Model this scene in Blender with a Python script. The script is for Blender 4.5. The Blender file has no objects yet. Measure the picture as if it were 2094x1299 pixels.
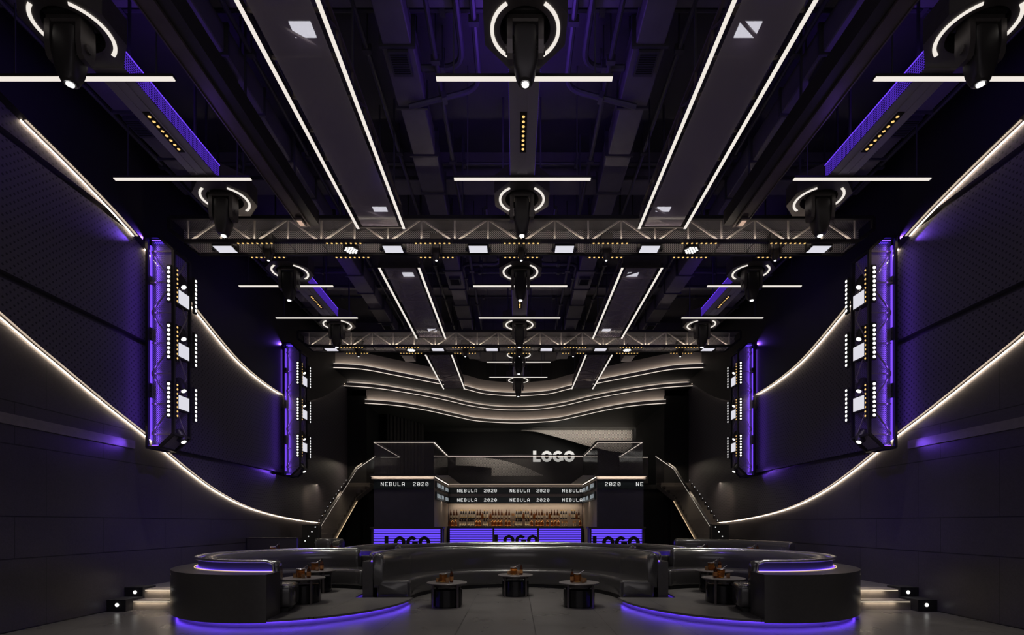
import bpy, bmesh, math, random
from mathutils import Vector, Matrix
random.seed(7)
PI = math.pi
COL = bpy.context.scene.collection
CX = 0.12                      # axis of the hall; the furniture stands on x = 0
EYE = 1.65

# ------------------------------------------------------------------ materials
def new_mat(name):
    m = bpy.data.materials.new(name); m.use_nodes = True
    nt = m.node_tree
    for n in list(nt.nodes):
        if n.type != 'OUTPUT_MATERIAL': nt.nodes.remove(n)
    return m, nt, nt.nodes['Material Output']

def N(nt, t, **kw):
    n = nt.nodes.new(t)
    for k, v in kw.items(): setattr(n, k, v)
    return n

def math_(nt, op, a, b=None, c=None):
    n = N(nt, 'ShaderNodeMath', operation=op)
    for i, v in enumerate((a, b, c)):
        if v is None: continue
        if isinstance(v, (int, float)): n.inputs[i].default_value = v
        else: nt.links.new(v, n.inputs[i])
    return n.outputs[0]

def pbr(name, col, rough=.5, metal=0., noise=.0, nscale=8., coat=0., bump=0., spec=.5):
    m, nt, out = new_mat(name)
    b = N(nt, 'ShaderNodeBsdfPrincipled')
    b.inputs['Base Color'].default_value = (*col, 1)
    b.inputs['Roughness'].default_value = rough
    b.inputs['Metallic'].default_value = metal
    b.inputs['Coat Weight'].default_value = coat
    b.inputs['Coat Roughness'].default_value = .15
    b.inputs['Specular IOR Level'].default_value = spec
    nt.links.new(b.outputs[0], out.inputs[0])
    if noise or bump:
        tc = N(nt, 'ShaderNodeTexCoord')
        nz = N(nt, 'ShaderNodeTexNoise'); nz.inputs['Scale'].default_value = nscale
        nz.inputs['Detail'].default_value = 5
        nt.links.new(tc.outputs['Object'], nz.inputs['Vector'])
        if noise:
            r = N(nt, 'ShaderNodeMapRange')
            r.inputs['To Min'].default_value = 1 - noise; r.inputs['To Max'].default_value = 1 + noise
            nt.links.new(nz.outputs['Fac'], r.inputs['Value'])
            mx = N(nt, 'ShaderNodeVectorMath', operation='SCALE'); mx.inputs[0].default_value = col
            nt.links.new(r.outputs[0], mx.inputs['Scale'])
            nt.links.new(mx.outputs[0], b.inputs['Base Color'])
        if bump:
            bp = N(nt, 'ShaderNodeBump'); bp.inputs['Strength'].default_value = bump
            bp.inputs['Distance'].default_value = .02
            nt.links.new(nz.outputs['Fac'], bp.inputs['Height'])
            nt.links.new(bp.outputs[0], b.inputs['Normal'])
    return m

def emit(name, col, s):
    m, nt, out = new_mat(name)
    e = N(nt, 'ShaderNodeEmission'); e.inputs[0].default_value = (*col, 1); e.inputs[1].default_value = s
    nt.links.new(e.outputs[0], out.inputs[0])
    return m

def dots(nt, axes, pitch, rad, rot=True):
    """1 inside a hole of a staggered hole grid, else 0, measured on the object's own axes"""
    tc = N(nt, 'ShaderNodeTexCoord'); sp = N(nt, 'ShaderNodeSeparateXYZ')
    nt.links.new(tc.outputs['Object'], sp.inputs[0])
    u = sp.outputs['XYZ'.index(axes[0])]; v = sp.outputs['XYZ'.index(axes[1])]
    if rot:
        a = math_(nt, 'ADD', u, v); b = math_(nt, 'SUBTRACT', u, v)
        k = .70711 / pitch
    else: a, b, k = u, v, 1 / pitch
    fa = math_(nt, 'SUBTRACT', math_(nt, 'FRACT', math_(nt, 'MULTIPLY', a, k)), .5)
    fb = math_(nt, 'SUBTRACT', math_(nt, 'FRACT', math_(nt, 'MULTIPLY', b, k)), .5)
    d = math_(nt, 'ADD', math_(nt, 'MULTIPLY', fa, fa), math_(nt, 'MULTIPLY', fb, fb))
    return math_(nt, 'LESS_THAN', d, (rad / pitch) ** 2)

def perforated(name, axes, pitch, rad, col, hole, rough=.4, metal=.3, see_through=False, rot=True):
    m, nt, out = new_mat(name)
    b = N(nt, 'ShaderNodeBsdfPrincipled')
    b.inputs['Roughness'].default_value = rough; b.inputs['Metallic'].default_value = metal
    msk = dots(nt, axes, pitch, rad, rot)
    if see_through:
        b.inputs['Base Color'].default_value = (*col, 1)
        t = N(nt, 'ShaderNodeBsdfTransparent'); mx = N(nt, 'ShaderNodeMixShader')
        nt.links.new(msk, mx.inputs[0]); nt.links.new(b.outputs[0], mx.inputs[1]); nt.links.new(t.outputs[0], mx.inputs[2])
        nt.links.new(mx.outputs[0], out.inputs[0])
    else:
        c = N(nt, 'ShaderNodeMix', data_type='RGBA')
        c.inputs[6].default_value = (*col, 1); c.inputs[7].default_value = (*hole, 1)
        nt.links.new(msk, c.inputs[0]); nt.links.new(c.outputs[2], b.inputs['Base Color'])
        nt.links.new(b.outputs[0], out.inputs[0])
    return m

def tiles(name, mode, col, rough):
    """mode 'wall': alternating 1.1 / 0.65 m courses on YZ;  mode 'floor': 1.2 m squares on XY"""
    m, nt, out = new_mat(name)
    b = N(nt, 'ShaderNodeBsdfPrincipled')
    tc = N(nt, 'ShaderNodeTexCoord'); sp = N(nt, 'ShaderNodeSeparateXYZ')
    nt.links.new(tc.outputs['Object'], sp.inputs[0])
    X, Y, Z = sp.outputs
    def line(v, period, off, w):
        f = math_(nt, 'FRACT', math_(nt, 'MULTIPLY', math_(nt, 'ADD', v, -off + 100 * period), 1 / period))
        f = math_(nt, 'MULTIPLY', f, period)
        return math_(nt, 'LESS_THAN', f, w), f
    if mode == 'wall':
        l1, f = line(Z, 1.75, 0, .018)
        l2, _ = line(Z, 1.75, 1.1, .018)
        isA = math_(nt, 'LESS_THAN', f, 1.1)
        va, _ = line(Y, 1.72, 8.54, .009); vb, _ = line(Y, 1.72, 8.0, .009)
        v = math_(nt, 'ADD', math_(nt, 'MULTIPLY', isA, va), math_(nt, 'MULTIPLY', math_(nt, 'SUBTRACT', 1, isA), vb))
        j = math_(nt, 'MINIMUM', math_(nt, 'ADD', math_(nt, 'ADD', l1, l2), v), 1)
    else:
        l1, _ = line(X, 1.2, 0.3, .01); l2, _ = line(Y, 1.2, 0.1, .01)
        j = math_(nt, 'MINIMUM', math_(nt, 'ADD', l1, l2), 1)
    nz = N(nt, 'ShaderNodeTexNoise'); nz.inputs['Scale'].default_value = 1.3; nz.inputs['Detail'].default_value = 2
    nt.links.new(tc.outputs['Object'], nz.inputs['Vector'])
    nf = N(nt, 'ShaderNodeTexNoise'); nf.inputs['Scale'].default_value = 45; nf.inputs['Detail'].default_value = 4
    nt.links.new(tc.outputs['Object'], nf.inputs['Vector'])
    k = math_(nt, 'MULTIPLY', math_(nt, 'ADD', math_(nt, 'MULTIPLY', nz.outputs['Fac'], .5), .75), math_(nt, 'ADD', math_(nt, 'MULTIPLY', nf.outputs['Fac'], .8), .6))
    sc = N(nt, 'ShaderNodeVectorMath', operation='SCALE'); sc.inputs[0].default_value = col
    nt.links.new(k, sc.inputs['Scale'])
    c = N(nt, 'ShaderNodeMix', data_type='RGBA'); c.inputs[7].default_value = (.003, .003, .003, 1)
    nt.links.new(j, c.inputs[0]); nt.links.new(sc.outputs[0], c.inputs[6])
    nt.links.new(c.outputs[2], b.inputs['Base Color'])
    rr = math_(nt, 'ADD', math_(nt, 'MULTIPLY', nz.outputs['Fac'], .2), rough - .1)
    nt.links.new(rr, b.inputs['Roughness'])
    nt.links.new(b.outputs[0], out.inputs[0])
    return m

def glass(name, col, alpha, rough=.05):
    m, nt, out = new_mat(name)
    b = N(nt, 'ShaderNodeBsdfPrincipled'); b.inputs['Base Color'].default_value = (*col, 1)
    b.inputs['Roughness'].default_value = rough; b.inputs['Specular IOR Level'].default_value = .6
    t = N(nt, 'ShaderNodeBsdfTransparent'); mx = N(nt, 'ShaderNodeMixShader'); mx.inputs[0].default_value = alpha
    nt.links.new(t.outputs[0], mx.inputs[1]); nt.links.new(b.outputs[0], mx.inputs[2])
    nt.links.new(mx.outputs[0], out.inputs[0])
    return m

WARM = (1.0, .80, .60); WHITE = (.86, .80, .73); COOL = (.80, .79, .87); PURP = (.16, .055, 1.0)
M = dict(
    black=pbr('black_metal', (.05, .045, .043), .42, .3),
    dark=pbr('dark_metal', (.13, .115, .11), .42, .5, noise=.25),
    trough=pbr('trough_paint', (.40, .36, .42), .5, .1),
    duct=pbr('painted_duct', (.15, .135, .155), .55, .2, noise=.25, nscale=3),
    pipe=pbr('painted_pipe', (.07, .065, .08), .45, .3),
    steel=pbr('brushed_steel_beam', (.17, .14, .125), .45, .5, noise=.3, nscale=4),
    slab=pbr('ceiling_slab', (.05, .045, .055), .8, 0, noise=.4, nscale=1.5),
    voidm=pbr('matte_black', (.006, .006, .0065), .8),
    upper=pbr('upper_wall', (.012, .011, .013), .6, 0, noise=.3, nscale=2),
    lattice=pbr('lattice_metal', (.40, .36, .32), .4, .2),
    chord=pbr('chord_metal', (.035, .032, .035), .4, .5),
    leather=pbr('black_leather', (.046, .044, .044), .25, 0, coat=.7, bump=.08, nscale=30, spec=.6),
    shell=pbr('purple_catch_shell', (.10, .08, .20), .4),  # added surface that catches the purple strip's light
    basepale=pbr('pale_recessed_base', (.38, .36, .40), .5),
    plinth=pbr('black_plinth', (.006, .006, .006), .5),
    lacquer=pbr('charcoal_lacquer', (.07, .066, .066), .28, .4, noise=.15, nscale=20),
    chrome=pbr('chrome', (.85, .85, .88), .25, 1),
    table=pbr('grey_table_top', (.11, .10, .10), .35, 0, noise=.2, nscale=10),
    drum=pbr('gloss_black_drum', (.02, .02, .022), .18, .6),
    pale=pbr('pale_trim', (.40, .35, .31), .5),
    ribbon=pbr('ribbon_plaster', (.30, .27, .25), .6, noise=.1, nscale=2),
    barwall=pbr('bar_back_wall', (.36, .31, .27), .55, noise=.1, nscale=5),
    wing=pbr('wing_wall', (.05, .044, .068), .5, noise=.2, nscale=3),
    soffit=pbr('mezzanine_soffit', (.06, .06, .055), .5),
    screen=pbr('led_screen', (.016, .026, .028), .3),
    stairm=pbr('stair_stone', (.16, .14, .125), .5, noise=.2, nscale=8),
    step=pbr('step_stone', (.20, .18, .16), .45, noise=.25, nscale=9),
    curtain=pbr('dark_curtain', (.05, .045, .045), .8),
    label=pbr('paper_label', (.55, .48, .36), .6),
    yellow=pbr('yellow_cap', (.75, .48, .10), .4, .3),
    floor=tiles('floor_tiles', 'floor', (.098, .093, .090), .30),
    platf=tiles('platform_tiles', 'floor', (.098, .093, .090), .38),
    tile=tiles('wall_tiles', 'wall', (.052, .047, .052), .42),
    perf=perforated('perforated_wall_panel', 'YZ', .085, .0175, (.085, .076, .088), (.008, .007, .010), .55, 0),
    sheett=perforated('truss_sheet_lit_holes', 'XZ', .028, .009, (.025, .023, .025), (.55, .50, .50), .45, .1),  # light showing through the holes is put into their pale colour
    sheetf=perforated('perforated_sheet_front', 'XZ', .029, .0098, (.34, .31, .34), (0, 0, 0), .45, .3, True),
    sheets=perforated('perforated_sheet_side', 'YZ', .029, .0105, (.30, .27, .30), (0, 0, 0), .45, .3, True),
    sheetd=perforated('perforated_trough_side', 'YZ', .03, .011, (.10, .08, .22), (0, 0, 0), .4, .3, False, False),
    halftone=perforated('perforated_feature_sheet', 'XZ', .062, .0225, (.85, .80, .74), (.012, .011, .011), .5, 0),
    panelglass=glass('smoked_panel_glass', (.52, .45, .53), .46, .12),
    railglass=glass('balustrade_glass', (.20, .18, .165), .30, .1),
    eWhite=emit('white_led', WHITE, 1.02), eCool=emit('cool_panel_led', COOL, .90), eFlood=emit('flood_face', COOL, 2.4), eDot=emit('white_led_dot', (1, .99, .96), 1.6),
    eLens=emit('spot_lens', (1, 1, 1), 3.0),
    eWarmDot=emit('amber_led_dot', (1.0, .62, .20), 1.1), eWarm=emit('warm_led_strip', WARM, 15.0), eFaint=emit('faint_led', WARM, 1.2),
    eWarmLine=emit('warm_led_and_trim_glow', (1.0, .80, .62), .62),  # serves cove LEDs and the lamplight put on the wall trim
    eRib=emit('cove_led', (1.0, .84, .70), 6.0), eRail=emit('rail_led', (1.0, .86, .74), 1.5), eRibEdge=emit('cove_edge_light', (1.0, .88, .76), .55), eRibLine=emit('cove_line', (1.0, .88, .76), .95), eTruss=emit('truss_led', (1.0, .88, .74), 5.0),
    ePurp=emit('purple_led', PURP, 1.6), ePurpHi=emit('purple_led_bright', (.10, .035, 1), 4.5), ePurpUnder=emit('underglow_led', (.13, .045, 1), 10.0), ePurpPanel=emit('purple_backlight', (.125, .06, .90), 1.2),
    eText=emit('screen_text', (.85, .86, .84), .95), eSign=emit('sign_face', (.95, .92, .86), .85),
    eDim=emit('step_light', (1, .85, .65), .8), eGold=emit('ledge_led', (1.0, .72, .42), .8),
)
def slats_mat():
    m, nt, out = new_mat('purple_trough_side')
    e = N(nt, 'ShaderNodeEmission'); e.inputs[0].default_value = (*PURP, 1)
    tc = N(nt, 'ShaderNodeTexCoord'); sp = N(nt, 'ShaderNodeSeparateXYZ'); nt.links.new(tc.outputs['Object'], sp.inputs[0])
    msk = dots(nt, 'YZ', .034, .011, False)
    b = N(nt, 'ShaderNodeBsdfPrincipled'); b.inputs['Base Color'].default_value = (.01, .01, .02, 1)
    e.inputs[1].default_value = .42
    mx = N(nt, 'ShaderNodeMixShader')
    nt.links.new(msk, mx.inputs[0]); nt.links.new(e.outputs[0], mx.inputs[1]); nt.links.new(b.outputs[0], mx.inputs[2])
    nt.links.new(mx.outputs[0], out.inputs[0]); return m
M['eTrough'] = slats_mat()
def liquor(name, col):
    m, nt, out = new_mat(name)
    b = N(nt, 'ShaderNodeBsdfPrincipled'); b.inputs['Base Color'].default_value = (*col, 1)
    b.inputs['Roughness'].default_value = .06; b.inputs['Transmission Weight'].default_value = .9; b.inputs['IOR'].default_value = 1.4
    nt.links.new(b.outputs[0], out.inputs[0]); return m
M['cognac'] = liquor('cognac_glass', (.50, .17, .035)); M['amber'] = liquor('amber_glass', (.95, .50, .14)); M['brown'] = liquor('brown_bottle_glass', (.22, .07, .02))
M['clearg'] = liquor('clear_tumbler_glass', (.95, .72, .48)); M['darkg'] = liquor('dark_bottle_glass', (.10, .10, .13))

# ------------------------------------------------------------------ mesh builder
class MB:
    def __init__(s): s.v = []; s.f = []
    def add(s, vs, fs):
        o = len(s.v); s.v += [tuple(p) for p in vs]; s.f += [tuple(i + o for i in f) for f in fs]; return s
    def box(s, x0, x1, y0, y1, z0, z1):
        x0, x1 = sorted((x0, x1)); y0, y1 = sorted((y0, y1)); z0, z1 = sorted((z0, z1))
        return s.add([(x0,y0,z0),(x1,y0,z0),(x1,y1,z0),(x0,y1,z0),(x0,y0,z1),(x1,y0,z1),(x1,y1,z1),(x0,y1,z1)],
                     [(0,3,2,1),(4,5,6,7),(0,1,5,4),(1,2,6,5),(2,3,7,6),(3,0,4,7)])
    def bevbox(s, x0, x1, y0, y1, z0, z1, b=.02):
        """box with chamfered vertical and horizontal edges (octagonal prism along z with inset ends)"""
        x0, x1 = sorted((x0, x1)); y0, y1 = sorted((y0, y1)); z0, z1 = sorted((z0, z1))
        def ring(i, z):
            a, c, d, e = x0 + i, x1 - i, y0 + i, y1 - i
            return [(a+b,d,z),(c-b,d,z),(c,d+b,z),(c,e-b,z),(c-b,e,z),(a+b,e,z),(a,e-b,z),(a,d+b,z)]
        return s.loft([ring(b, z0), ring(0, z0 + b), ring(0, z1 - b), ring(b, z1)])
    def loft(s, rings, caps=True, closed=False):
        n = len(rings[0]); vs = [p for r in rings for p in r]; fs = []
        m = len(rings)
        for i in range(m if closed else m - 1):
            j = (i + 1) % m
            for k in range(n):
                l = (k + 1) % n
                fs.append((i*n+k, i*n+l, j*n+l, j*n+k))
        if caps and not closed:
            fs.append(tuple(range(n - 1, -1, -1))); fs.append(tuple((m-1)*n + k for k in range(n)))
        return s.add(vs, fs)
    def cyl(s, c, r0, r1, z0, z1, n=24):
        s.loft([[(c[0]+r*math.cos(2*PI*k/n), c[1]+r*math.sin(2*PI*k/n), z) for k in range(n)] for r, z in ((r0, z0), (r1, z1))]); return s
    def lathe(s, c, prof, n=20):
        return s.loft([[(c[0]+r*math.cos(2*PI*k/n), c[1]+r*math.sin(2*PI*k/n), c[2]+z) for k in range(n)] for r, z in prof])
    def disc(s, c, nrm, r, th=.012, n=14, sq=False):
        nrm = Vector(nrm).normalized(); c = Vector(c)
        a = Vector((0,0,1)) if abs(nrm.z) < .9 else Vector((1,0,0))
        u = nrm.cross(a).normalized(); w = nrm.cross(u)
        s.loft([[c + nrm*t + (u*math.cos(2*PI*k/n) + w*math.sin(2*PI*k/n))*r for k in range(n)] for t in (0, th)]); return s
    def bar(s, p, q, w, h=None, n=4):
        p, q = Vector(p), Vector(q); h = h or w; d = (q-p).normalized()
        up = Vector((0,0,1)) if abs(d.z) < .95 else Vector((0,1,0))
        u = d.cross(up).normalized(); v = d.cross(u).normalized()
        if n == 4: off = [(-.5,-.5),(.5,-.5),(.5,.5),(-.5,.5)]
        else: off = [(.5*math.cos(2*PI*k/n), .5*math.sin(2*PI*k/n)) for k in range(n)]
        s.loft([[c + u*a*w + v*b*h for a, b in off] for c in (p, q)]); return s
    def tube(s, pts, r, n=8):
        pts = [Vector(p) for p in pts]; rings = []
        for i, p in enumerate(pts):
            d = (pts[min(i+1, len(pts)-1)] - pts[max(i-1, 0)]).normalized()
            up = Vector((0,0,1)) if abs(d.z) < .9 else Vector((0,1,0))
            u = d.cross(up).normalized(); v = d.cross(u).normalized()
            rings.append([p + (u*math.cos(2*PI*k/n) + v*math.sin(2*PI*k/n))*r for k in range(n)])
        return s.loft(rings)
    def prism(s, poly, z0, z1):
        return s.loft([[(x, y, z) for x, y in poly] for z in (z0, z1)])
    def build(s, name, mat, parent=None, smooth=False, loc=None):
        me = bpy.data.meshes.new(name); me.from_pydata([tuple(p) for p in s.v], [], s.f)
        bm = bmesh.new(); bm.from_mesh(me); bmesh.ops.recalc_face_normals(bm, faces=bm.faces); bm.to_mesh(me); bm.free()
        me.materials.append(mat if not isinstance(mat, str) else M[mat])
        if smooth:
            for p in me.polygons: p.use_smooth = len(p.vertices) < 6
            try: me.set_sharp_from_angle(angle=math.radians(40))
            except Exception: pass
        o = bpy.data.objects.new(name, me); COL.objects.link(o)
        if parent: o.parent = parent
        if loc: o.location = loc
        return o

def tag(o, label, cat, group=None, kind=None):
    o['label'] = label; o['category'] = cat
    if group: o['group'] = group
    if kind: o['kind'] = kind
    return o
def thing(name, label, cat, loc=(0,0,0), group=None):
    o = bpy.data.objects.new(name, None); o.empty_display_size = .1; COL.objects.link(o); o.location = loc
    return tag(o, label, cat, group)
def struct(o): o['kind'] = 'structure'; return o
kids = {}
def copy_tree(o, loc=None, label=None, group=None, parent=None):
    c = o.copy(); COL.objects.link(c)
    if parent: c.parent = parent
    if loc is not None: c.location = loc
    if label: c['label'] = label
    if group: c['group'] = group
    for ch in [x for x in bpy.data.objects if x.parent == o]: copy_tree(ch, parent=c)
    return c
def light(kind, loc, energy, col, size=.1, size_y=None, direction=(0,0,-1), spot=60, blend=.6, spread=None):
    l = bpy.data.lights.new(kind.lower() + '_light', kind); l.energy = energy; l.color = col
    if kind == 'AREA':
        l.size = size
        if size_y: l.shape = 'RECTANGLE'; l.size_y = size_y
        if spread: l.spread = math.radians(spread)
    else: l.shadow_soft_size = size
    if kind == 'SPOT': l.spot_size = math.radians(spot); l.spot_blend = blend
    o = bpy.data.objects.new(l.name, l); COL.objects.link(o); o.location = loc
    o.rotation_euler = Vector(direction).to_track_quat('-Z', 'Y').to_euler()
    return o

def interp(pts, x):
    if x <= pts[0][0]: return pts[0][1]
    for (a, b), (c, d) in zip(pts, pts[1:]):
        if x <= c: return b + (d-b)*(x-a)/(c-a)
    return pts[-1][1]
def smooth_pts(pts, n=8):
    """Catmull-Rom through the points"""
    P = [pts[0]] + list(pts) + [pts[-1]]; out = []
    for i in range(1, len(P)-2):
        for k in range(n):
            t = k/n
            out.append(tuple(.5*((2*b)+(-a+c)*t+(2*a-5*b+4*c-d)*t*t+(-a+3*b-3*c+d)*t**3) for a, b, c, d in zip(P[i-1], P[i], P[i+1], P[i+2])))
    out.append(tuple(pts[-1])); return out

# ------------------------------------------------------------------ room shell
WL, WR = -7.66, 7.90
CEIL = 9.6
struct(MB().box(WL-.2, WR+.2, -3, 31, -.2, 0).build('floor', 'floor'))
struct(MB().box(WL-.2, WR+.2, -3, 31, CEIL, CEIL+.2).build('ceiling', 'slab'))
LOW = smooth_pts([(4.5, 6.35), (7.8, 4.80), (8.9, 4.32), (10.0, 3.86), (10.94, 3.50), (12.5, 2.85), (13.8, 2.42), (15.35, 2.09), (17.5, 1.86), (20.4, 1.70), (23.5, 1.64)], 6)
HIGH = smooth_pts([(4.5, 8.6), (8.08, 8.02), (9.3, 7.82), (10.45, 7.57), (11.5, 7.22), (12.63, 6.83), (14.28, 6.27), (15.6, 6.03), (17.1, 5.93), (18.3, 5.99), (19.24, 6.16), (21.07, 6.80), (23.15, 7.80), (23.5, 8.0)], 6)
lo = lambda y: interp(LOW, y); hi = lambda y: interp(HIGH, y)
HIGH = [(y*.967, (z-1.65)*.967+1.65) for y, z in HIGH]; LOW = [(y*.984, (z-1.65)*.984+1.65) for y, z in LOW]
def side_wall(s):
    nm = 'left' if s < 0 else 'right'; W = WL if s < 0 else WR
    X = lambda d: W - s*d                       # distance d in front of the wall
    w = struct(MB().box(W, W + s*.2, -3, 31, 0, CEIL).build('wall_' + nm, 'tile'))
    # perforated cladding in four courses with shadow gaps between
    dy = .1; ys = [4.5 + dy*i for i in range(int((23.5-4.5)/dy)+1)]
    for b0, b1, q0, q1 in ((0, 3.19, 4.5, 17.1), (3.29, 5.26, 4.5, 11.1), (5.38, 7.36, 4.5, 11.1), (7.48, 9.6, 4.5, 11.1), (3.29, 9.6, 11.1, 17.1), (0, 9.6, 17.1, 23.6)):
        m = MB(); seg = []
        def flush():
            if len(seg) > 1:
                m.loft([[(X(.0), y, z0), (X(.12), y, z0), (X(.12), y, z1), (X(.0), y, z1)] for y, z0, z1 in seg])
            seg.clear()
        for y in [v for v in ys if q0-.01 <= v <= q1+.01]:
            z0, z1 = max(lo(y), b0), min(hi(y)+.05, b1)
            if z1 - z0 > .01: seg.append((y, z0, z1))
            else: flush()
        flush()
        if m.v: m.build('perforated_panel', 'perf', w)
    # dark proud fascia above the upper curve
    m = MB(); m.loft([[(X(0), y, hi(y)), (X(.26), y, hi(y)), (X(.26), y, CEIL), (X(0), y, CEIL)] for y in ys]); m.build('upper_fascia', 'upper', w)
    # led strips along both curved edges: a glowing line; the trim's lamplight is put in by emission
    def strip(curve, y0, y1, d0, d1, mat, nm_, dz):
        mm = MB(); yy = [y0] + [v for v in ys if y0+.01 < v < y1-.01] + [y1]
        mm.loft([[(X(d0), y, curve(y)-dz), (X(d1), y, curve(y)-dz), (X(d1), y, curve(y)-.001), (X(d0), y, curve(y)-.001)] for y in yy])
        mm.build(nm_, mat, w)
    strip(lo, 4.6, 20.2, .012, .030, 'eWarm', 'led_strip', .013)
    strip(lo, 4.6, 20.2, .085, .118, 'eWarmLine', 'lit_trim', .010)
    strip(lo, 4.6, 20.2, .040, .075, 'pale', 'trim_lip', .008)
    for y0, y1 in ((7.95, 10.3), (10.6, 16.7)):
        strip(hi, y0, y1, .132, .150, 'eWarm', 'led_strip', .013)
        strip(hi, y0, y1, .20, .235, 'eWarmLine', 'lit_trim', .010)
        strip(hi, y0, y1, .16, .19, 'pale', 'trim_lip', .008)
    strip(hi, 16.7, 23.4, .15, .17, 'eFaint', 'led_strip', .012)
    # recessed reveal band in the tiling up to the first light tower
    MB().box(X(0), X(.03), 4.5, 10.5, 3.15, 3.31).build('reveal_band', 'step', w)
    return w
side_wall(-1); side_wall(1)
# back of the hall
wb = struct(MB().box(WL-.2, WR+.2, 30.6, 30.8, 0, CEIL).build('wall_back', 'voidm'))
for s in (-1, 1):
    W = WL if s < 0 else WR
    struct(MB().box(W, CX*0 + s*6.7, 23.55, 23.85, 0, 7.4).build('wall_' + ('back_left' if s < 0 else 'back_right'), 'voidm'))
    struct(MB().box(s*6.7, s*6.9, 23.85, 30.6, 0, 7.4).build('wall_' + ('lounge_left' if s < 0 else 'lounge_right'), 'voidm'))
struct(MB().box(-6.7, 6.7, 23.6, 23.8, 0, 3.2).build('wall_below_mezzanine', 'voidm'))

# curved ceiling ribbons stepping down to the mezzanine
R1 = [(-7.66,21.45),(-6.32,21.7),(-5.05,22.65),(-3.49,23.9),(-2.35,24.9),(-1.45,25.8),(0.05,26.2),(1.6,25.8),(2.5,24.9),(3.65,23.9),(5.2,22.65),(6.5,21.7),(7.9,21.45)]
R2 = [(-7.66,23.15),(-6.32,23.55),(-4.92,24.5),(-3.47,25.8),(-2.43,27.0),(-1.3,27.8),(.05,28.1),(1.4,27.8),(2.53,27.0),(3.57,25.8),(5.0,24.5),(6.5,23.55),(7.9,23.15)]
R3 = [(-6.73,23.6),(-5.38,24.1),(-4.2,25.1),(-2.98,26.6),(-1.9,27.7),(0.03,28.2),(2.0,27.7),(3.05,26.6),(4.25,25.1),(5.42,24.1),(6.73,23.6)]
def ribbon(idx, pts, z, top, backz, wds):
    P = smooth_pts(pts, 6)
    o = struct(MB().loft([[(x, y, z), (x, y+.12, z), (x, y+.12, top), (x, y, top)] for x, y in P]).build('trim_%d' % idx, 'ribbon'))
    # lip standing in front of the fascia
    MB().loft([[(x, y-.20, z-.17), (x, y+.12, z-.17), (x, y+.12, z-.02), (x, y-.20, z-.02)] for x, y in P]).build('cove_lip', 'ribbon', o)
    MB().loft([[(x, y-.20, z-.02), (x, y-.15, z-.02), (x, y-.15, z+.012), (x, y-.20, z+.012)] for x, y in P]).build('cove_edge', 'eRibEdge', o)  # edge is no lamp; emission stands in for the LED's light on it
    MB().loft([[(x, y-.13, z-.018), (x, y-.06, z-.018), (x, y-.06, z+.012), (x, y-.13, z+.012)] for x, y in P]).build('led_strip', 'eRib', o)
    MB().loft([[(x, y-.215, z-.185), (x, y-.18, z-.185), (x, y-.18, z-.165), (x, y-.215, z-.165)] for x, y in P]).build('led_line', 'eRibLine', o)
    # soffit running back from the lip
    MB().loft([[(x, y-.16, z-.20), (x, backz, z-.20), (x, backz, z-.17), (x, y-.16, z-.17)] for x, y in P]).build('soffit', wds, o)
    return o
ribbon(1, R1, 8.17, 8.72, 30.6, 'voidm')
struct(MB().loft([[(x, y-.02, 8.72), (x, y+.14, 8.72), (x, y+.14, CEIL), (x, y-.02, CEIL)] for x, y in smooth_pts(R1, 6)]).build('trim_4', 'voidm'))
if 1: pass
ribbon(2, R2, 7.88, 7.99, 30.6, 'voidm'); ribbon(3, R3, 7.21, 7.70, 30.6, 'soffit')

# ------------------------------------------------------------------ ceiling services
SIDE = {-1: 'left', 0: 'centre', 1: 'right'}
for i, (y0, y1) in enumerate(((6.75, 7.45), (11.2, 11.7), (16.3, 16.8), (20.7, 21.2))):
    where = ['above the nearest ring lights', 'just behind the near lighting truss', 'before the far lighting truss', 'behind the far lighting truss'][i]
    b = thing('ceiling_beam', 'wide dark flat ceiling beam crossing the hall ' + where, 'beam', (CX, (y0+y1)/2, 9.0))
    h = (y1-y0)/2
    MB().box(WL-CX+.27, WR-CX-.27, -h, h, 0, .6).build('beam_body', 'duct', b)
    MB().box(WL-CX+.27, WR-CX-.27, -h-.02, -h, .02, .08).build('edge_strip', 'pipe', b)
def duct(x, w, z, name, label, vents, y1=22.5):
    t = thing('air_duct', label, 'air duct', (x, 2.0, z))
    m = MB(); y = 0; k = 0
    while y < y1-2:
        e = min(y+1.15, y1-2); d = .0 if k % 2 else .03
        m.bevbox(-w/2+d, w/2-d, y, e-.02, 0, .42, .015); y = e; k += 1
    m.build('duct_body', 'duct', t)
    y = 1.15
    while y < y1-2: MB().box(-w/2-.03, w/2+.03, y-.03, y+.01, -.03, .45).build('flange', 'pipe', t); y += 1.15
    y = 1.6
    while y < y1-2:
        for sx in (-1, 1): MB().bar((sx*(w/2-.04), y, .42), (sx*(w/2-.04), y, CEIL-z), .02).build('hanger_rod', 'pipe', t)
        y += 2.3
    for vy in vents:
        v = MB().box(-w*.32, w*.32, vy-2-.03, vy-2+.40, -.07, 0).build('air_vent', 'pipe', t)
        g = MB()
        for q in range(9): g.box(-w*.26, w*.26, vy-2+.01+q*.04, vy-2+.024+q*.04, -.078, -.069)
        g.build('vent_slats', 'voidm', v)
for s in (-1, 1):
    sd = SIDE[s]
    duct(CX+s*1.87, .48, 8.72, 'air_duct', 'rectangular air duct lengthways between centre ring lights and %s glass panels' % sd, (7.8, 12.9, 15.0, 19))
    duct(CX+s*4.62, .46, 8.60, 'air_duct', 'rectangular air duct above the %s steel rail, catching purple light' % sd, (7.8, 13.2, 18.2))
    duct(CX+s*6.72, .44, 8.65, 'air_duct', 'rectangular air duct running outside the %s row of ring lights near the wall' % sd, (9.0, 14))
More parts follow.
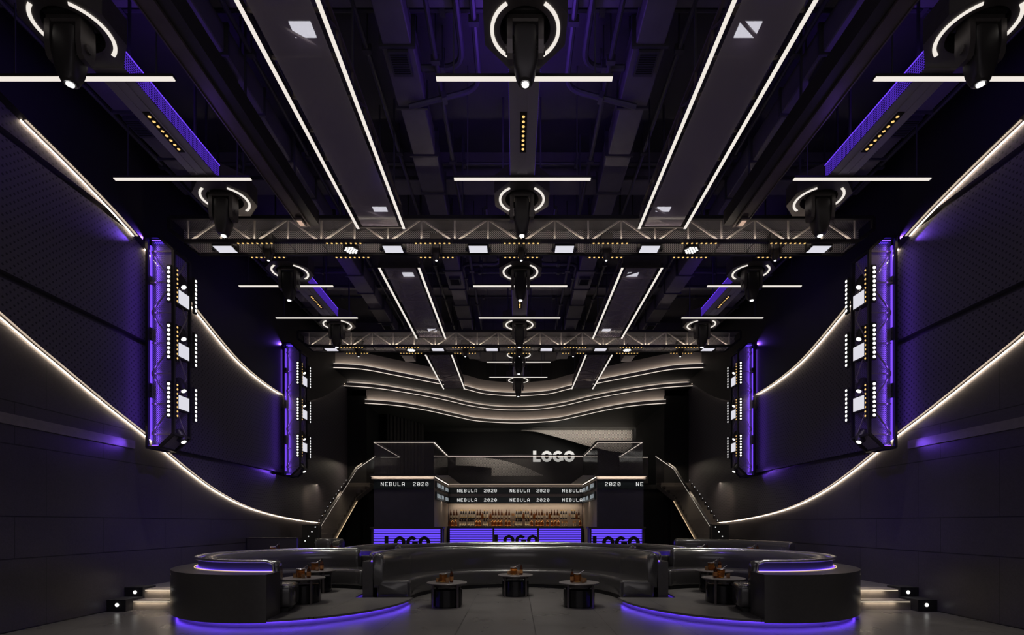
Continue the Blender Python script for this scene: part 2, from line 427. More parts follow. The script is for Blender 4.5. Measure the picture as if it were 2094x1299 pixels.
def pipe(pts, r, label, clips=True, elbow=.25):
    P = [Vector(p) for p in pts]; out = [P[0]]
    for a, b, c in zip(P, P[1:], P[2:]):
        u = (a-b).normalized(); w = (c-b).normalized()
        for k in range(6):
            t = k/5; out.append((b+u*elbow)*(1-t)**2 + b*2*t*(1-t) + (b+w*elbow)*t*t)
    out.append(P[-1])
    c = P[0]; t = thing('ceiling_pipe', label, 'pipe', tuple(c))
    MB().tube([p - c for p in out], r, 8).build('pipe_run', 'pipe', t, True)
    m = MB(); cp = MB()
    for a, b in zip(P, P[1:]):
        L = (b-a).length; n = max(1, int(L/2.2))
        for i in range(n):
            p = a + (b-a)*((i+.5)/n) - c
            MB().bar(p, (p.x, p.y, CEIL-c.z), .018).build('hanger_rod', 'pipe', t)
            d = (b-a).normalized(); MB().bar(p - d*.04, p + d*.04, r*3.4, r*2.6).build('pipe_clamp', 'pipe', t)
for s in (-1, 1):
    sd = SIDE[s]
    pipe([(CX+s*7.1, 2.5, 8.75), (CX+s*7.1, 20.5, 8.75)], .045, 'long straight pipe running lengthways high beside the %s wall' % sd)
    pipe([(CX+s*2.42, 2.5, 9.02), (CX+s*2.42, 20.5, 9.02)], .04, 'thin straight pipe above the inner edge of the %s glass panels' % sd)
    pipe([(CX+s*1.36, 2.5, 8.85), (CX+s*1.36, 20.5, 8.85)], .04, 'thin straight pipe just inside the %s inner air duct' % sd)
    pipe([(CX+s*4.22, 2.5, 8.95), (CX+s*4.22, 20.5, 8.95)], .035, 'thin straight pipe beside the %s steel rail' % sd)
    pipe([(CX+s*.95, 4, 8.92), (CX+s*.95, 8.35, 8.92), (CX+s*1.62, 8.35, 8.92)], .05, 'short bent pipe turning outward beside the nearest centre ring light, %s side' % sd, elbow=.35)
    pipe([(CX+s*.72, 4, 8.92), (CX+s*.72, 8.75, 8.92), (CX+s*1.9, 8.75, 8.62)], .045, 'bent pipe ending behind the nearest centre ring light, %s side' % sd, elbow=.3)
    pipe([(CX+s*.55, 13.9, 8.9), (CX+s*.55, 14.6, 8.9), (CX+s*1.6, 14.6, 8.9), (CX+s*1.6, 16.2, 8.9)], .045, 'S-shaped pipe behind the near truss, outer one on the %s' % sd)
    pipe([(CX+s*.8, 12.0, 8.9), (CX+s*.8, 12.9, 8.9), (CX+s*1.5, 12.9, 8.9), (CX+s*1.5, 14.2, 8.9)], .045, 'S-shaped pipe behind the near truss, nearer one on the %s' % sd)
    pipe([(CX+s*3.3, 8.1, 8.9), (CX+s*3.9, 8.1, 8.9), (CX+s*3.9, 11.0, 8.9)], .05, 'bent pipe between the glass panel and the steel rail on the %s' % sd)
for y, lab in ((7.62, 'cross pipe spanning the hall behind the first ceiling beam'), (10.9, 'cross pipe spanning the hall above the near lighting truss'), (15.6, 'cross pipe spanning the hall between the two trusses'), (17.3, 'cross pipe spanning the hall above the far lighting truss')):
    pipe([(-6.9, y, 9.14), (7.1, y, 9.14)], .04, lab)

# steel rails below the ducts
for s in (-1, 1):
    t = thing('steel_rail', 'long brownish steel H-section rail with lit end stop, %s side of the ceiling' % SIDE[s], 'rail', (CX+s*4.30, 2.5, 7.55))
    w = .115
    MB().box(-w, w, 0, 7.9, 0, .02).box(-w, w, 0, 7.9, .24, .26).box(-.015, .015, 0, 7.9, .02, .24).build('beam_section', 'steel', t)
    MB().box(-w, -w+.02, 0, 7.9, -.02, 0).box(w-.02, w, 0, 7.9, -.02, 0).build('edge_lip', 'steel', t)
    MB().box(-s*(w+.005), -s*(w+.17), 0, 7.9, .02, .30).build('side_channel', 'black', t)
    e = MB().box(-.07, .07, 7.55, 7.82, -.05, -.018).build('end_stop', 'steel', t)
    MB().box(-.045, .045, 7.60, 7.77, -.054, -.049).build('end_lamp', emit('end_lamp_glow', (.75, .5, .38), .8), e)
    for y in (.8, 3.2, 5.6, 7.4): MB().bar((0, y, .26), (0, y, CEIL-7.55), .03).build('hanger_rod', 'pipe', t)

# ------------------------------------------------------------------ ring light pods, moving heads, linear bars and troughs
RZ = 7.70
def make_pod(label):
    t = thing('ring_light', label, 'ceiling light', (0, 0, RZ), 'octagonal ring lights')
    O = [(.505,-.2),(.505,.2),(.21,.53),(-.21,.53),(-.505,.2),(-.505,-.2),(-.21,-.53),(.21,-.53)]
    n = 48; m = MB()
    def onoct(a):
        d = Vector((math.cos(a), math.sin(a))); best = 9
        for i in range(8):
            p = Vector(O[i]); q = Vector(O[(i+1) % 8]); e = q-p
            den = d.x*e.y - d.y*e.x
            if abs(den) < 1e-9: continue
            tt = (p.x*e.y - p.y*e.x)/den; uu = (p.x*d.y - p.y*d.x)/den
            if tt > 0 and -1e-6 <= uu <= 1+1e-6: best = min(best, tt)
        return d*best
    angs = sorted(set([2*PI*k/n for k in range(n)] + [math.atan2(y, x) % (2*PI) for x, y in O]))
    rings = []
    for a in angs:
        o_ = onoct(a); c_ = Vector((math.cos(a), math.sin(a)))*.31
        rings.append([(o_.x, o_.y, 0), (o_.x*1.0, o_.y, .32), (c_.x, c_.y, .32), (c_.x, c_.y, 0)])
    m.loft(rings, closed=True).build('housing', 'dark', t)
    MB().cyl((0, 0), .31, .31, .29, .31, 32).build('recess_plate', 'voidm', t)
    for s in (-1, 1):
        a0 = math.radians(33); r_ = []
        for k in range(41):
            a = PI/2 - a0 - (PI - 2*a0)*k/40
            cx, sy = s*math.cos(a), math.sin(a)
            r_.append([(cx*.385, sy*.385, -.012), (cx*.427, sy*.427, -.012), (cx*.427, sy*.427, .002), (cx*.385, sy*.385, .002)])
        MB().loft(r_).build('led_arc', 'eWhite', t)
    for x, y in ((.35, 0), (-.35, 0)): MB().bar((x, y, .32), (x, y, CEIL-RZ), .03).build('hanger_rod', 'pipe', t)
    return t
def make_head(k, label, cat, group, z, name='moving_head_light'):
    """k: scale. base at z, lens hanging .70*k below"""
    t = thing(name, label, cat, (0, 0, z), group)
    MB().bevbox(-.24*k, .24*k, -.17*k, .17*k, .06*k, .30*k+.02, .02*k).build('base', 'black', t)
    y = MB().bevbox(-.22*k, .22*k, -.11*k, .11*k, -.02*k, .07*k, .02*k)
    for s in (-1, 1):
        prof = [(.11, -.0), (.115, -.25), (.09, -.40), (.05, -.44)]
        y.loft([[(s*.155*k, -a*k, b*k), (s*.22*k, -a*k, b*k), (s*.22*k, a*k, b*k), (s*.155*k, a*k, b*k)] for a, b in prof])
    y.build('yoke', 'dark', t)
    def sq(r, z, e):                      # rounded square turning into a circle as e falls to 0
        out = []
        for q in range(32):
            a = 2*PI*(q+.5)/32; c_, s_ = math.cos(a), math.sin(a)
            p = 1 + e*(1/max(abs(c_), abs(s_)) - 1)
            out.append((r*p*c_*k, r*p*s_*k*(1-.12*e), z*k))
        return out
    h = MB().loft([sq(.10, -.05, .8), sq(.132, -.075, .85), sq(.138, -.16, .85), sq(.138, -.46, .8), sq(.128, -.55, .6), sq(.112, -.63, .3), sq(.092, -.685, 0), sq(.062, -.70, 0), sq(.045, -.695, 0)])
    h.build('head', 'black', t, True)
    f = MB()
    for q in range(6): f.bevbox(-.142*k, .142*k, -.07*k, .07*k, (-.16-.045*q)*k, (-.18-.045*q)*k, .004*k)
    f.build('cooling_fins', 'dark', t)
    MB().disc((0, 0, -.712*k), (0, 0, 1), .043*k, .012*k, 20).build('lens', 'eLens', t)
    for s in (-1, 1):
        MB().disc((s*.22*k, 0, -.28*k), (s, 0, 0), .05*k, .02*k, 14).build('pivot_cap', 'dark', t)
    return t
pod0 = make_pod('x'); head0 = make_head(1.0, 'x', 'stage light', 'large moving heads under the ring lights', RZ)
def make_bar():
    t = thing('linear_light', 'x', 'ceiling light', (0, 0, 7.63), 'linear light bars')
    MB().box(-1.19, 1.19, -.04, .05, .012, .046).build('housing', 'black', t)
    MB().box(-1.185, 1.185, -.03, .03, -.004, .012).build('diffuser', 'eWhite', t)
    for x in (-.95, .95): MB().bar((x, 0, .046), (x, 0, CEIL-7.63), .014).build('hanger_rod', 'pipe', t)
    return t
bar0 = make_bar()
def make_trough():
    t = thing('light_trough', 'x', 'ceiling light', (0, 0, RZ), 'troughs with purple sides')
    L = 2.26
    MB().box(-.21, .21, 0, L, 0, .26).build('housing', 'trough', t)
    for s in (-1, 1):
        MB().box(s*.21, s*.216, .02, L-.02, .015, .245).build('glowing_side', 'eTrough', t)
        MB().box(s*.209, s*.219, 0, L, .247, .262).build('led_edge', emit('trough_edge_led', PURP, 1.2), t)
    MB().box(-.06, .06, .10, L-.12, -.012, 0).box(-.085, -.06, .1, L-.12, -.02, 0).box(.06, .085, .1, L-.12, -.02, 0).build('channel', 'trough', t)
    d = MB().box(-.05, .05, .72, 1.55, -.02, -.012).build('downlight_bar', 'voidm', t)
    for q in range(8): MB().disc((0, .80+q*.096, -.021), (0, 0, -1), .022, .006, 12).build('spot_led', 'eWarmDot', d)
    for y in (.4, 1.9): MB().bar((0, y, .26), (0, y, CEIL-RZ), .03).build('hanger_rod', 'pipe', t)
    return t
tr0 = make_trough()
P0 = 6.165
podrow = [6.42, 9.77, 12.585, 15.935, 18.75, 22.1]
rowname = ['nearest camera', 'before near truss', 'behind near truss', 'before far truss', 'behind far truss', 'farthest from camera']
old_ = ['nearest the camera', 'just before the near truss', 'just behind the near truss', 'just before the far truss', 'just behind the far truss', 'farthest from the camera']
barrow = [7.04, 9.09, 13.19, 15.23, 19.4, 21.4]
first = {}
def put(proto, loc, label):
    if proto.name in first: return copy_tree(proto, loc, label)
    first[proto.name] = 1; proto.location = loc; proto['label'] = label; return proto
for s in (-1, 0, 1):
    for i, y in enumerate(podrow):
        if s and i > 3: continue
        x = CX + s*5.54; sd = SIDE[s]
        put(pod0, (x, y, RZ), 'octagonal pod with split white ring light, %s row, %s' % (sd, rowname[i]))
        put(head0, (x, y-.05, RZ), 'large black moving head in the %s row of ring lights, %s' % (sd, rowname[i]))
        light('SPOT', (x, y-.05, RZ-.74), (460 if i % 2 == 0 else 360), (1, .93, .85), .04, direction=(0, 0, -1), spot=64, blend=.9)
    for i, y in enumerate(barrow):
        if s and i > 3: continue
        put(bar0, (CX + s*5.90, y, 7.63), 'thin white linear light bar crossing the %s row, %s' % (sd, rowname[i]))
    for i in range(3):
        if s and i > 1: continue
        y = 6.95 + P0*i
        put(tr0, (CX + s*5.54, y, RZ), 'purple sided ceiling trough with amber spots, %s row, %s' % (sd, ['before near truss', 'between trusses', 'behind far truss'][i]))
        for q in (-1, 1):
            light('AREA', (CX + s*5.54 + q*.28, y+1.13, RZ+.15), (4.5, 3, 1.5)[i], (.22, .08, 1), .16, 2.1, direction=(q, 0, .55))
        light('AREA', (CX + s*5.54, y+1.13, RZ+.42), (20 if s == 0 else 3, 3, 1.5)[i], (.22, .08, 1), .3, 2.0, direction=(0, 0, 1))

# ------------------------------------------------------------------ long glass panels with white edge strips
PZ = 7.52
for s in (-1, 1):
    for i, (y0, y1) in enumerate(((4.2, 10.40), (12.0, 16.57), (18.2, 22.8))):
        L = y1-y0
        t = thing('glass_light_panel', 'smoked glass ceiling panel edged by white strips, %s side, %s' % (SIDE[s], ['over the hall front', 'between trusses', 'behind far truss'][i]), 'ceiling light', (CX+s*2.79, y0, PZ), 'long glass ceiling panels')
        for q in (-1, 1):
            MB().box(q*.435, q*.475, 0, L, .0, .10).build('side_rail', 'black', t)
            MB().box(q*.43, q*.48, .0, L, -.014, .0).build('edge_light', 'eWhite', t)
        MB().box(-.44, .44, 0, .04, .0, .34).build('end_frame', 'dark', t); MB().box(-.44, .44, L-.04, L, 0, .34).build('end_frame', 'dark', t)
        MB().box(-.36, .36, .06, L-.06, .015, .027).build('glass_pane', 'panelglass', t)
        m = MB(); n = int(L/.62); d = L/n
        for k in range(n+1):
            y = min(max(k*d, .05), L-.05)
            m.bar((-.44, y, .08), (.44, y, .08), .035); m.bar((-.40, y, .08), (-.40, y, .44), .03); m.bar((.40, y, .08), (.40, y, .44), .03)
            if k < n:
                m.bar((-.40 if k % 2 else .40, k*d, .08), (.40 if k % 2 else -.40, (k+1)*d, .08), .03)
                for q in (-1, 1): m.bar((q*.40, k*d, .08 if k % 2 else .44), (q*.40, (k+1)*d, .44 if k % 2 else .08), .025)
        for q in (-1, 1): m.bar((q*.40, 0, .44), (q*.40, L, .44), .04)
        m.build('lattice_frame', 'steel', t)
        for y in (.6, L/2, L-.6):
            for q in (-1, 1): MB().bar((q*.40, y, .44), (q*.40, y, CEIL-PZ), .025).build('hanger_rod', 'pipe', t)
    for y, lab in ((6.35, 'over the front of the hall'), (9.95, 'just before the near truss'), (12.6, 'just behind the near truss'), (16.2, 'just before the far truss')):
        t = thing('flood_light', 'square white flood above the %s glass panel, %s' % (SIDE[s], lab), 'stage light', (CX+s*2.70, y, PZ+.12), 'floods above the glass panels')
        MB().box(-.15, .15, -.12, .12, .012, .10).build('housing', 'black', t)
        MB().box(-.13, .13, -.10, .10, 0, .012).build('light_face', 'eFlood', t)
        MB().bar((0, 0, .10), (0, 0, CEIL-PZ-.12), .03).build('hanger_rod', 'pipe', t)

# ------------------------------------------------------------------ lattice portals: horizontal truss
def truss(y0, where):
    z0, z1, D = 7.29, 7.76, .50
    xl, xr = -7.02, 7.02
    t = thing('lighting_truss', 'long perforated lattice lighting truss spanning the hall, ' + where, 'truss', (CX, y0, z0))
    H = z1-z0; c = .30; cw = .062
    out = [(xl, H), (xl, c*.75), (xl+c, 0), (xr-c, 0), (xr, c*.75), (xr, H)]
    for yy in (0, D):
        m = MB()
        for a, b in zip(out, out[1:] + out[:1]): m.bar((a[0], yy, a[1]), (b[0], yy, b[1]), cw, cw+.01)
        m.build('chord_frame', 'chord', t)
    lat = MB(); n = 20; w = (xr-xl-.66)/n; xs = [xl+.33+w*k for k in range(n+1)]
    for k, x in enumerate(xs):
        for yy in (.05, D): lat.bar((x, yy, 0), (x, yy, H), .030, .03)
        lat.bar((x, 0, 0.01), (x, D, 0.01), .02)
        if k < n and k not in (3, 6, 13, 16)[:0]:
            a, b = (0, H) if k % 2 == 0 else (H, 0)
            lat.bar((x, .05, a), (xs[k+1], .05, b), .026, .03)
    lat.build('lattice', 'lattice', t)
    MB().loft([[(a, yy, b) for a, b in out] for yy in (D-.06, D-.05)]).build('back_sheet', 'sheett', t)
    MB().box(xl+.02, xr-.02, .03, D-.06, H-.02, H-.01).build('top_sheet', perforated_top, t)
    MB().box(xl+.4, xr-.4, -.012, .006, .032, .041).build('led_strip', 'eTruss', t)
    for x in (-6.2, -3.7, -1.2, 1.2, 3.7, 6.2): MB().bar((x, D/2, H), (x, D/2, CEIL-z0), .03).build('hanger_rod', 'pipe', t)
    light('AREA', (CX, y0+.0, z0+.046), 18, (1, .88, .76), 13.2, .02, direction=(0, .6, 1))
    # fixtures
    nm = 'the near truss' if y0 < 12 else 'the far truss'
    def posn(k):
        if k == 0: return 'at the middle of ' + nm
        return '%s to the %s of %s middle' % (['', 'first', 'second', 'third'][abs(k)], 'left' if k < 0 else 'right', nm.replace('the ', ''))
    pan = [(-6.05, -3), (-2.62, -2), (-.88, -1), (.88, 1), (2.62, 2), (6.08, 3)]
    for x, k in pan: put(panel0, (CX+x, y0+.25, z0-.03), 'square white panel light under the truss, ' + posn(k))
    for x, k in ((-3.48, -1), (3.48, 1)): put(honey0, (CX+x, y0+.25, z0-.05), 'round honeycomb light of many white cells, ' + posn(k))
    for x, k in ((-5.18, -2), (-1.74, -1), (0, 0), (1.74, 1), (5.2, 2)):
        put(small0, (CX+x, y0+.27, z0+.10), 'small black spot hanging under the truss, ' + posn(k))
        light('SPOT', (CX+x, y0+.27, z0+.10-.40), 230 if y0 < 12 else 150, (1, .93, .85), .03, direction=(0, .12, -1), spot=58, blend=.9)
    for yy, rn in ((-.03, 'front'), (D+.03, 'rear')):
        for k in range(-3, 4): put(batten0, (CX+k*1.77, y0+yy, z0-.055), 'batten of eight amber points, %s edge, %s' % (rn, posn(k)))
perforated_top = perforated('perforated_sheet_top', 'XY', .034, .0115, (.13, .12, .13), (0, 0, 0), .45, .3, True)
def mk_panel():
    t = thing('panel_light', 'x', 'stage light', (0, 0, 0), 'square panel lights under the trusses')
    MB().box(-.205, .205, -.15, .15, .0, .06).build('housing', 'black', t)
    MB().box(-.185, .185, -.13, .13, -.006, 0).build('light_face', 'eCool', t)
    MB().box(-.26, -.20, -.05, .05, -.02, .10).build('side_bracket', 'black', t)
    MB().box(.20, .26, -.05, .05, -.02, .10).build('side_bracket', 'black', t)
    return t
def mk_honey():
    t = thing('honeycomb_light', 'x', 'stage light', (0, 0, 0), 'honeycomb lights under the trusses')
    MB().cyl((0, 0), .17, .15, 0, .09, 24).build('housing', 'black', t)
    for r in range(-2, 3):
        for q in range(-2, 3):
            if abs(r+q) > 2: continue
            x = (q + r/2)*.058; y = r*.050
            MB().disc((x, y, -.001), (0, 0, -1), .023, .006, 6).build('led_cell', 'eDot', t)
    MB().box(-.02, .02, -.02, .02, .09, .2).build('bracket', 'black', t)
    return t
def mk_batten(mat, axis, nrm, group, name='led_batten', n=8, sp=.095, r=.02, w=.03):
    t = thing(name, 'x', 'stage light', (0, 0, 0), group)
    L = sp*(n-1)/2 + .06; nv = Vector(nrm)
    a = Vector(axis)*L
    lo_ = -a; hi_ = a; side = Vector(axis).cross(nv)*w
    back = -nv*.05
    c = [lo_-side, lo_+side, hi_+side, hi_-side]
    MB().loft([[p + back for p in c], c]).build('housing', 'black', t)
    for k in range(n): MB().disc(Vector(axis)*(sp*(k-(n-1)/2)), nv, r, .007, 12).build('led_point', mat, t)
    return t
panel0 = mk_panel(); honey0 = mk_honey()
small0 = make_head(.5, 'x', 'stage light', 'small moving heads under the trusses', 7.4, 'spot_light')
batten0 = mk_batten('eWarmDot', (1, 0, 0), (0, 0, -1), 'amber battens on the trusses')
truss(10.45, 'nearer of the two'); truss(10.45+P0, 'farther of the two')

# ------------------------------------------------------------------ vertical light towers
bF = {s: mk_batten('eDot', (0, 0, 1), (0, -1, 0), 'white dot battens facing the camera', sp=.089, r=.030, w=.045) for s in (1,)}
bS = {s: mk_batten('eDot', (0, 0, 1), (-s, 0, 0), 'white dot battens facing the room', sp=.089, r=.030, w=.045) for s in (-1, 1)}
bA = {s: mk_batten('eWarmDot', (0, 0, 1), (-s, 0, 0), 'amber battens on the towers', sp=.089, r=.02, w=.02) for s in (-1, 1)}
def mk_side_panel(s):
    t = thing('panel_light', 'x', 'stage light', (0, 0, 0), 'square panel lights on the towers')
    MB().box(0, s*.12, -.19, .19, -.16, .16).build('housing', 'black', t)
    MB().box(-s*.008, 0, -.165, .165, -.135, .135).build('light_face', 'eCool', t)
    return t
sP = {s: mk_side_panel(s) for s in (-1, 1)}
def mk_side_spot(s):
    t = thing('spot_light', 'x', 'stage light', (0, 0, 0), 'black spots on the towers')
    d = Vector((-s*.55, -.15, -.8)).normalized(); a = Vector((s*.20, .04, .12))
    rings = []
    u = d.cross(Vector((0, 1, 0))).normalized(); v = d.cross(u)
    for r, tt in ((.05, -.02), (.10, 0), (.105, .18), (.075, .27), (.06, .275)):
        c = a*.35 + d*tt - d*.1
        rings.append([c + (u*math.cos(2*PI*k/16) + v*math.sin(2*PI*k/16))*r for k in range(16)])
    MB().loft(rings).build('body', 'black', t, True)
    MB().disc(a*.35 + d*.175, d, .05, .008, 16).build('lens', 'eDot', t)
    MB().bar((s*.02, 0, .06), (s*.34, 0, .06), .05).build('bracket', 'black', t)
    return t
sS = {s: mk_side_spot(s) for s in (-1, 1)}
def tower(s, y0, where):
    z0, z1, D = 3.17, 7.38, .52
    xo = CX + s*7.47; W = .52                  # xo: wall side; grows towards the room
    H = z1-z0; sd = SIDE[s]
    t = thing('light_tower', 'tall purple lit perforated lattice tower on the %s wall, %s' % (sd, where), 'truss', (xo, y0, z0), 'purple light towers')
    X = lambda a: -s*a
    cz, cxx = .27, .29
    out = [(0, 0), (0, H), (W-cxx, H), (W, H-cz), (W, cz), (W-cxx, 0)]
    for yy in (0, D):
        m = MB()
        for a, b in zip(out, out[1:] + out[:1]): m.bar((X(a[0]), yy, a[1]), (X(b[0]), yy, b[1]), .05, .05)
        m.build('outer_frame', 'chord', t)
    for a in out: MB().bar((X(a[0]), 0, a[1]), (X(a[0]), D, a[1]), .045).build('cross_tie', 'chord', t)
    # front perforated sheet
    inn = [(.02, .02), (.02, H-.02), (W-cxx, H-.02), (W-.02, H-cz), (W-.02, cz), (W-cxx, .02)]
    MB().loft([[(X(a), yy, b) for a, b in inn] for yy in (.09, .10)]).build('front_sheet', 'sheetf', t)
    MB().loft([[(X(a), yy, b) for a, b in inn] for yy in (D-.06, D-.05)]).build('back_sheet', 'sheetf', t)
    MB().box(X(.03), X(.04), .1, D-.06, .03, H-.03).build('wall_side_sheet', 'sheets', t)
    m = MB(); lv = [.27, .27+.61*1, .27+.61*2, .27+.61*3, .27+.61*4, .27+.61*5, H-.27]
    for k, z in enumerate(lv):
        m.bar((X(.03), .05, z), (X(W-.03), .05, z), .022)
        if k < len(lv)-1:
            a, b = (.04, W-.04) if k % 2 == 0 else (W-.04, .04)
            m.bar((X(a), .05, z), (X(b), .05, lv[k+1]), .02)
            m.bar((X(a), D-.1, z), (X(b), D-.1, lv[k+1]), .02)
            m.bar((X(W-.02), .06 if k % 2 else D-.08, z), (X(W-.02), D-.08 if k % 2 else .06, lv[k+1]), .018)
    m.build('lattice', 'lattice', t)
    for a, b in ((.15, 1.0), (1.30, 2.15), (2.42, 3.27), (3.45, 4.05)):
        MB().box(X(.035), X(.05), .03, .07, a, b).build('purple_strip', 'ePurp', t)
    # sloping lower plate and the strips that light it
    MB().loft([[(X(W-cxx), .08, .03), (X(W-cxx), D-.06, .03), (X(W-cxx), D-.06, .04), (X(W-cxx), .08, .04)], [(X(W-.02), .08, cz), (X(W-.02), D-.06, cz), (X(W-.02), D-.06, cz+.01), (X(W-.02), .08, cz+.01)]]).build('sloping_plate', 'sheets', t)
    MB().box(X(.06), X(W-cxx), .12, .14, .05, .07).build('purple_strip', 'ePurpHi', t)
    MB().box(X(.06), X(W-cxx), .12, .14, H-.07, H-.05).build('purple_strip', 'ePurpHi', t)
    MB().box(X(.06), X(W-cxx), .04, .06, .04, .055).box(X(.06), X(W-cxx), .04, .06, H-.05, H-.04).build('purple_strip', 'ePurpHi', t)
    # brackets back to the wall
    wallx = (WL if s < 0 else WR) - s*.12
    m = MB()
    for z in (.3, 2.2, H-.15): m.box(0, wallx-xo + (0), D/2-.05, D/2+.05, z-.05, z+.05)
    m.build('wall_bracket', 'chord', t)
    light('AREA', (xo + X(.12), y0+.04, z0+H/2), 5, (.22, .08, 1), .05, H*.94, direction=(-s*.75, .35, 0)).rotation_euler.rotate_axis('Z', 0)
    light('AREA', (xo + s*.03, y0-.02, z0+H/2), 3.2, (.22, .08, 1), .06, H*.9, direction=(s*1, -.5, 0))
    light('SPOT', (xo + s*.01, y0-.03, z1-.05), 34, (.22, .08, 1), .004, direction=(s*.55, -1.0, .1), spot=80, blend=1)
    light('SPOT', (xo + s*.01, y0-.03, z0+.1), 10, (.22, .08, 1), .004, direction=(s*.55, -1.0, -.3), spot=80, blend=1)
    tn = '%s %s tower' % ('near' if y0 < 12 else 'far', sd)
    lev = ['top', 'middle', 'lowest']
    for k in range(3):
        zb = (6.43, 5.28, 4.12)[k]; zp = (6.24, 5.17, 4.11)[k]
        put(bF[1], (CX+s*7.015, y0-.045, zb), 'vertical batten of white points facing the camera, %s on the %s' % (lev[k], tn))
        put(bS[s], (CX+s*6.88, y0+.62, zb+.03), 'vertical batten of white points on the rear edge, %s on the %s' % (lev[k], tn))
        put(bA[s], (CX+s*6.93, y0+.09, zb+.01), 'vertical batten of small amber points, %s on the %s' % (lev[k], tn))
        put(sP[s], (CX+s*6.92, y0+.28, zp), 'square white panel light, %s on the %s' % (lev[k], tn))
    for k, z in enumerate((6.57, 5.50, 4.43, 3.38)):
        put(sS[s], (CX+s*6.98, y0+.34, z+.05), 'black spot with bright lens, %s on the %s' % (['top', 'second from the top', 'third from the top', 'lowest'][k], tn))
for s in (-1, 1):
    tower(s, 10.45, 'nearer one'); tower(s, 10.45+P0, 'farther one')

# ------------------------------------------------------------------ platforms and steps
def ell(c, rx, ry, t): return (c[0] + rx*math.cos(t), c[1] + ry*math.sin(t))
def booth_outline(s, off=0.):
    C = (s*4.32, 10.8); pts = []
    for k in range(96):
        t = 2*PI*k/96
        x, y = ell(C, 2.2+off, 2.55+off, t)
        r = math.hypot(x, y-11.3)
        if r < 3.34-off*.5 and y > 10.84: f = (3.34-off*.5)/r; x, y = x*f, 11.3+(y-11.3)*f
        pts.append((x, y))
    return pts
for s in (-1, 1):
    sd = SIDE[s]
    t = thing('booth_platform', 'round low platform with purple underglow carrying the %s booth' % sd, 'platform', (0, 0, 0))
    MB().prism(booth_outline(s), .088, .125).build('deck', 'platf', t)
    MB().prism(booth_outline(s, -.09), 0, .088).build('recessed_base', 'basepale', t)
    o = booth_outline(s, -.055); i = booth_outline(s, -.078)
    MB().loft([[(a[0], a[1], .078), (b[0], b[1], .078), (b[0], b[1], .088), (a[0], a[1], .088)] for a, b in zip(o, i)], closed=True).build('underglow_strip', 'ePurpUnder', t)
    # raised terrace behind, along the wall
    W = WL if s < 0 else WR
    def bx(x0, x1, *a): return (min(s*x0, s*x1), max(s*x0, s*x1), *a)
    tt = thing('raised_terrace', 'raised floor terrace along the %s wall behind the booth' % sd, 'platform', (0, 0, 0))
    MB().prism([(s*6.75, 10.62), (W, 10.62), (W, 23.55), (s*4.6, 23.55), (s*4.6, 13.5), (s*6.75, 13.5)], 0, .36).build('deck', 'platf', tt)
    st = thing('entry_steps', 'two shallow lit steps beside the %s wall leading up to the terrace' % sd, 'steps', (0, 0, 0))
    wx = abs(W)
    MB().box(*bx(6.25, wx-.36, 9.98, 10.62, 0, .18)).build('lower_step', 'step', st)
    MB().box(*bx(6.30, wx-.36, 10.30, 10.62, .18, .36)).build('upper_step', 'step', st)
    c = MB().box(*bx(wx-.36, wx, 9.80, 10.25, 0, .22)).box(*bx(wx-.36, wx, 10.25, 10.62, 0, .40)).build('side_block', 'voidm', st)
    MB().disc((s*(wx-.20), 9.80, .125), (0, -1, 0), .035, .01, 16).build('round_light', 'eDot', st)
    MB().disc((s*(wx-.21), 10.25, .305), (0, -1, 0), .035, .01, 16).build('round_light', 'eDot', st)
    for q, (y, z) in enumerate(((9.965, .175), (10.285, .355))):
        MB().box(*bx(6.3, wx-.38, y, y+.015, z-.025, z-.012)).build('nosing_light', 'eDim', st)
    light('AREA', (s*6.95, 9.94, .16), .8, (1, .82, .62), .6, .03, direction=(0, .5, -1))
    light('AREA', (s*6.95, 10.26, .34), .8, (1, .82, .62), .6, .03, direction=(0, .5, -1))
    light('AREA', (s*6.9, 10.55, .62), .7, (1, .82, .62), .6, .03, direction=(0, -.4, -1))

# ------------------------------------------------------------------ sofas
def arc(c, rx, ry, a0, a1, n): return lambda off: [ (c[0]+(rx+off)*math.cos(math.radians(a0+(a1-a0)*k/n)), c[1]+(ry+off)*math.sin(math.radians(a0+(a1-a0)*k/n))) for k in range(n+1)]
def sweep(path, prof, name, mat, parent, smooth=True, ends=True):
    """prof: closed list of (offset from path, z)"""
    offs = {round(o, 4): path(o) for o, z in prof}
    n = len(path(0)); rings = []
    for k in range(n): rings.append([(offs[round(o, 4)][k][0], offs[round(o, 4)][k][1], z) for o, z in prof])
    if ends:      # rounded end: shrink the last rings towards their middle
        def shrink(ring, f, d):
            cz = sum(p[2] for p in ring)/len(ring); cx = sum(p[0] for p in ring)/len(ring); cy = sum(p[1] for p in ring)/len(ring)
            return [(cx+(p[0]-cx)*f+d[0], cy+(p[1]-cy)*f+d[1], cz+(p[2]-cz)*f) for p in ring]
        d0 = Vector(rings[0][0]) - Vector(rings[1][0]); d0.normalize(); d1 = Vector(rings[-1][0]) - Vector(rings[-2][0]); d1.normalize()
        rings = [shrink(rings[0], .80, d0*.07), shrink(rings[0], .93, d0*.05), shrink(rings[0], .985, d0*.02)] + rings + [shrink(rings[-1], .985, d1*.02), shrink(rings[-1], .93, d1*.05), shrink(rings[-1], .80, d1*.07)]
    return MB().loft(rings).build(name, mat, parent, smooth)
def rrect(o0, o1, z0, z1, r, n=4):
    out = []
    for cx, cz, a in ((o1-r, z1-r, 0), (o0+r, z1-r, 90), (o0+r, z0+r, 180), (o1-r, z0+r, 270)):
        for k in range(n+1):
            t = math.radians(a + 90*k/n); out.append((cx+r*math.cos(t), cz+r*math.sin(t)))
    return out
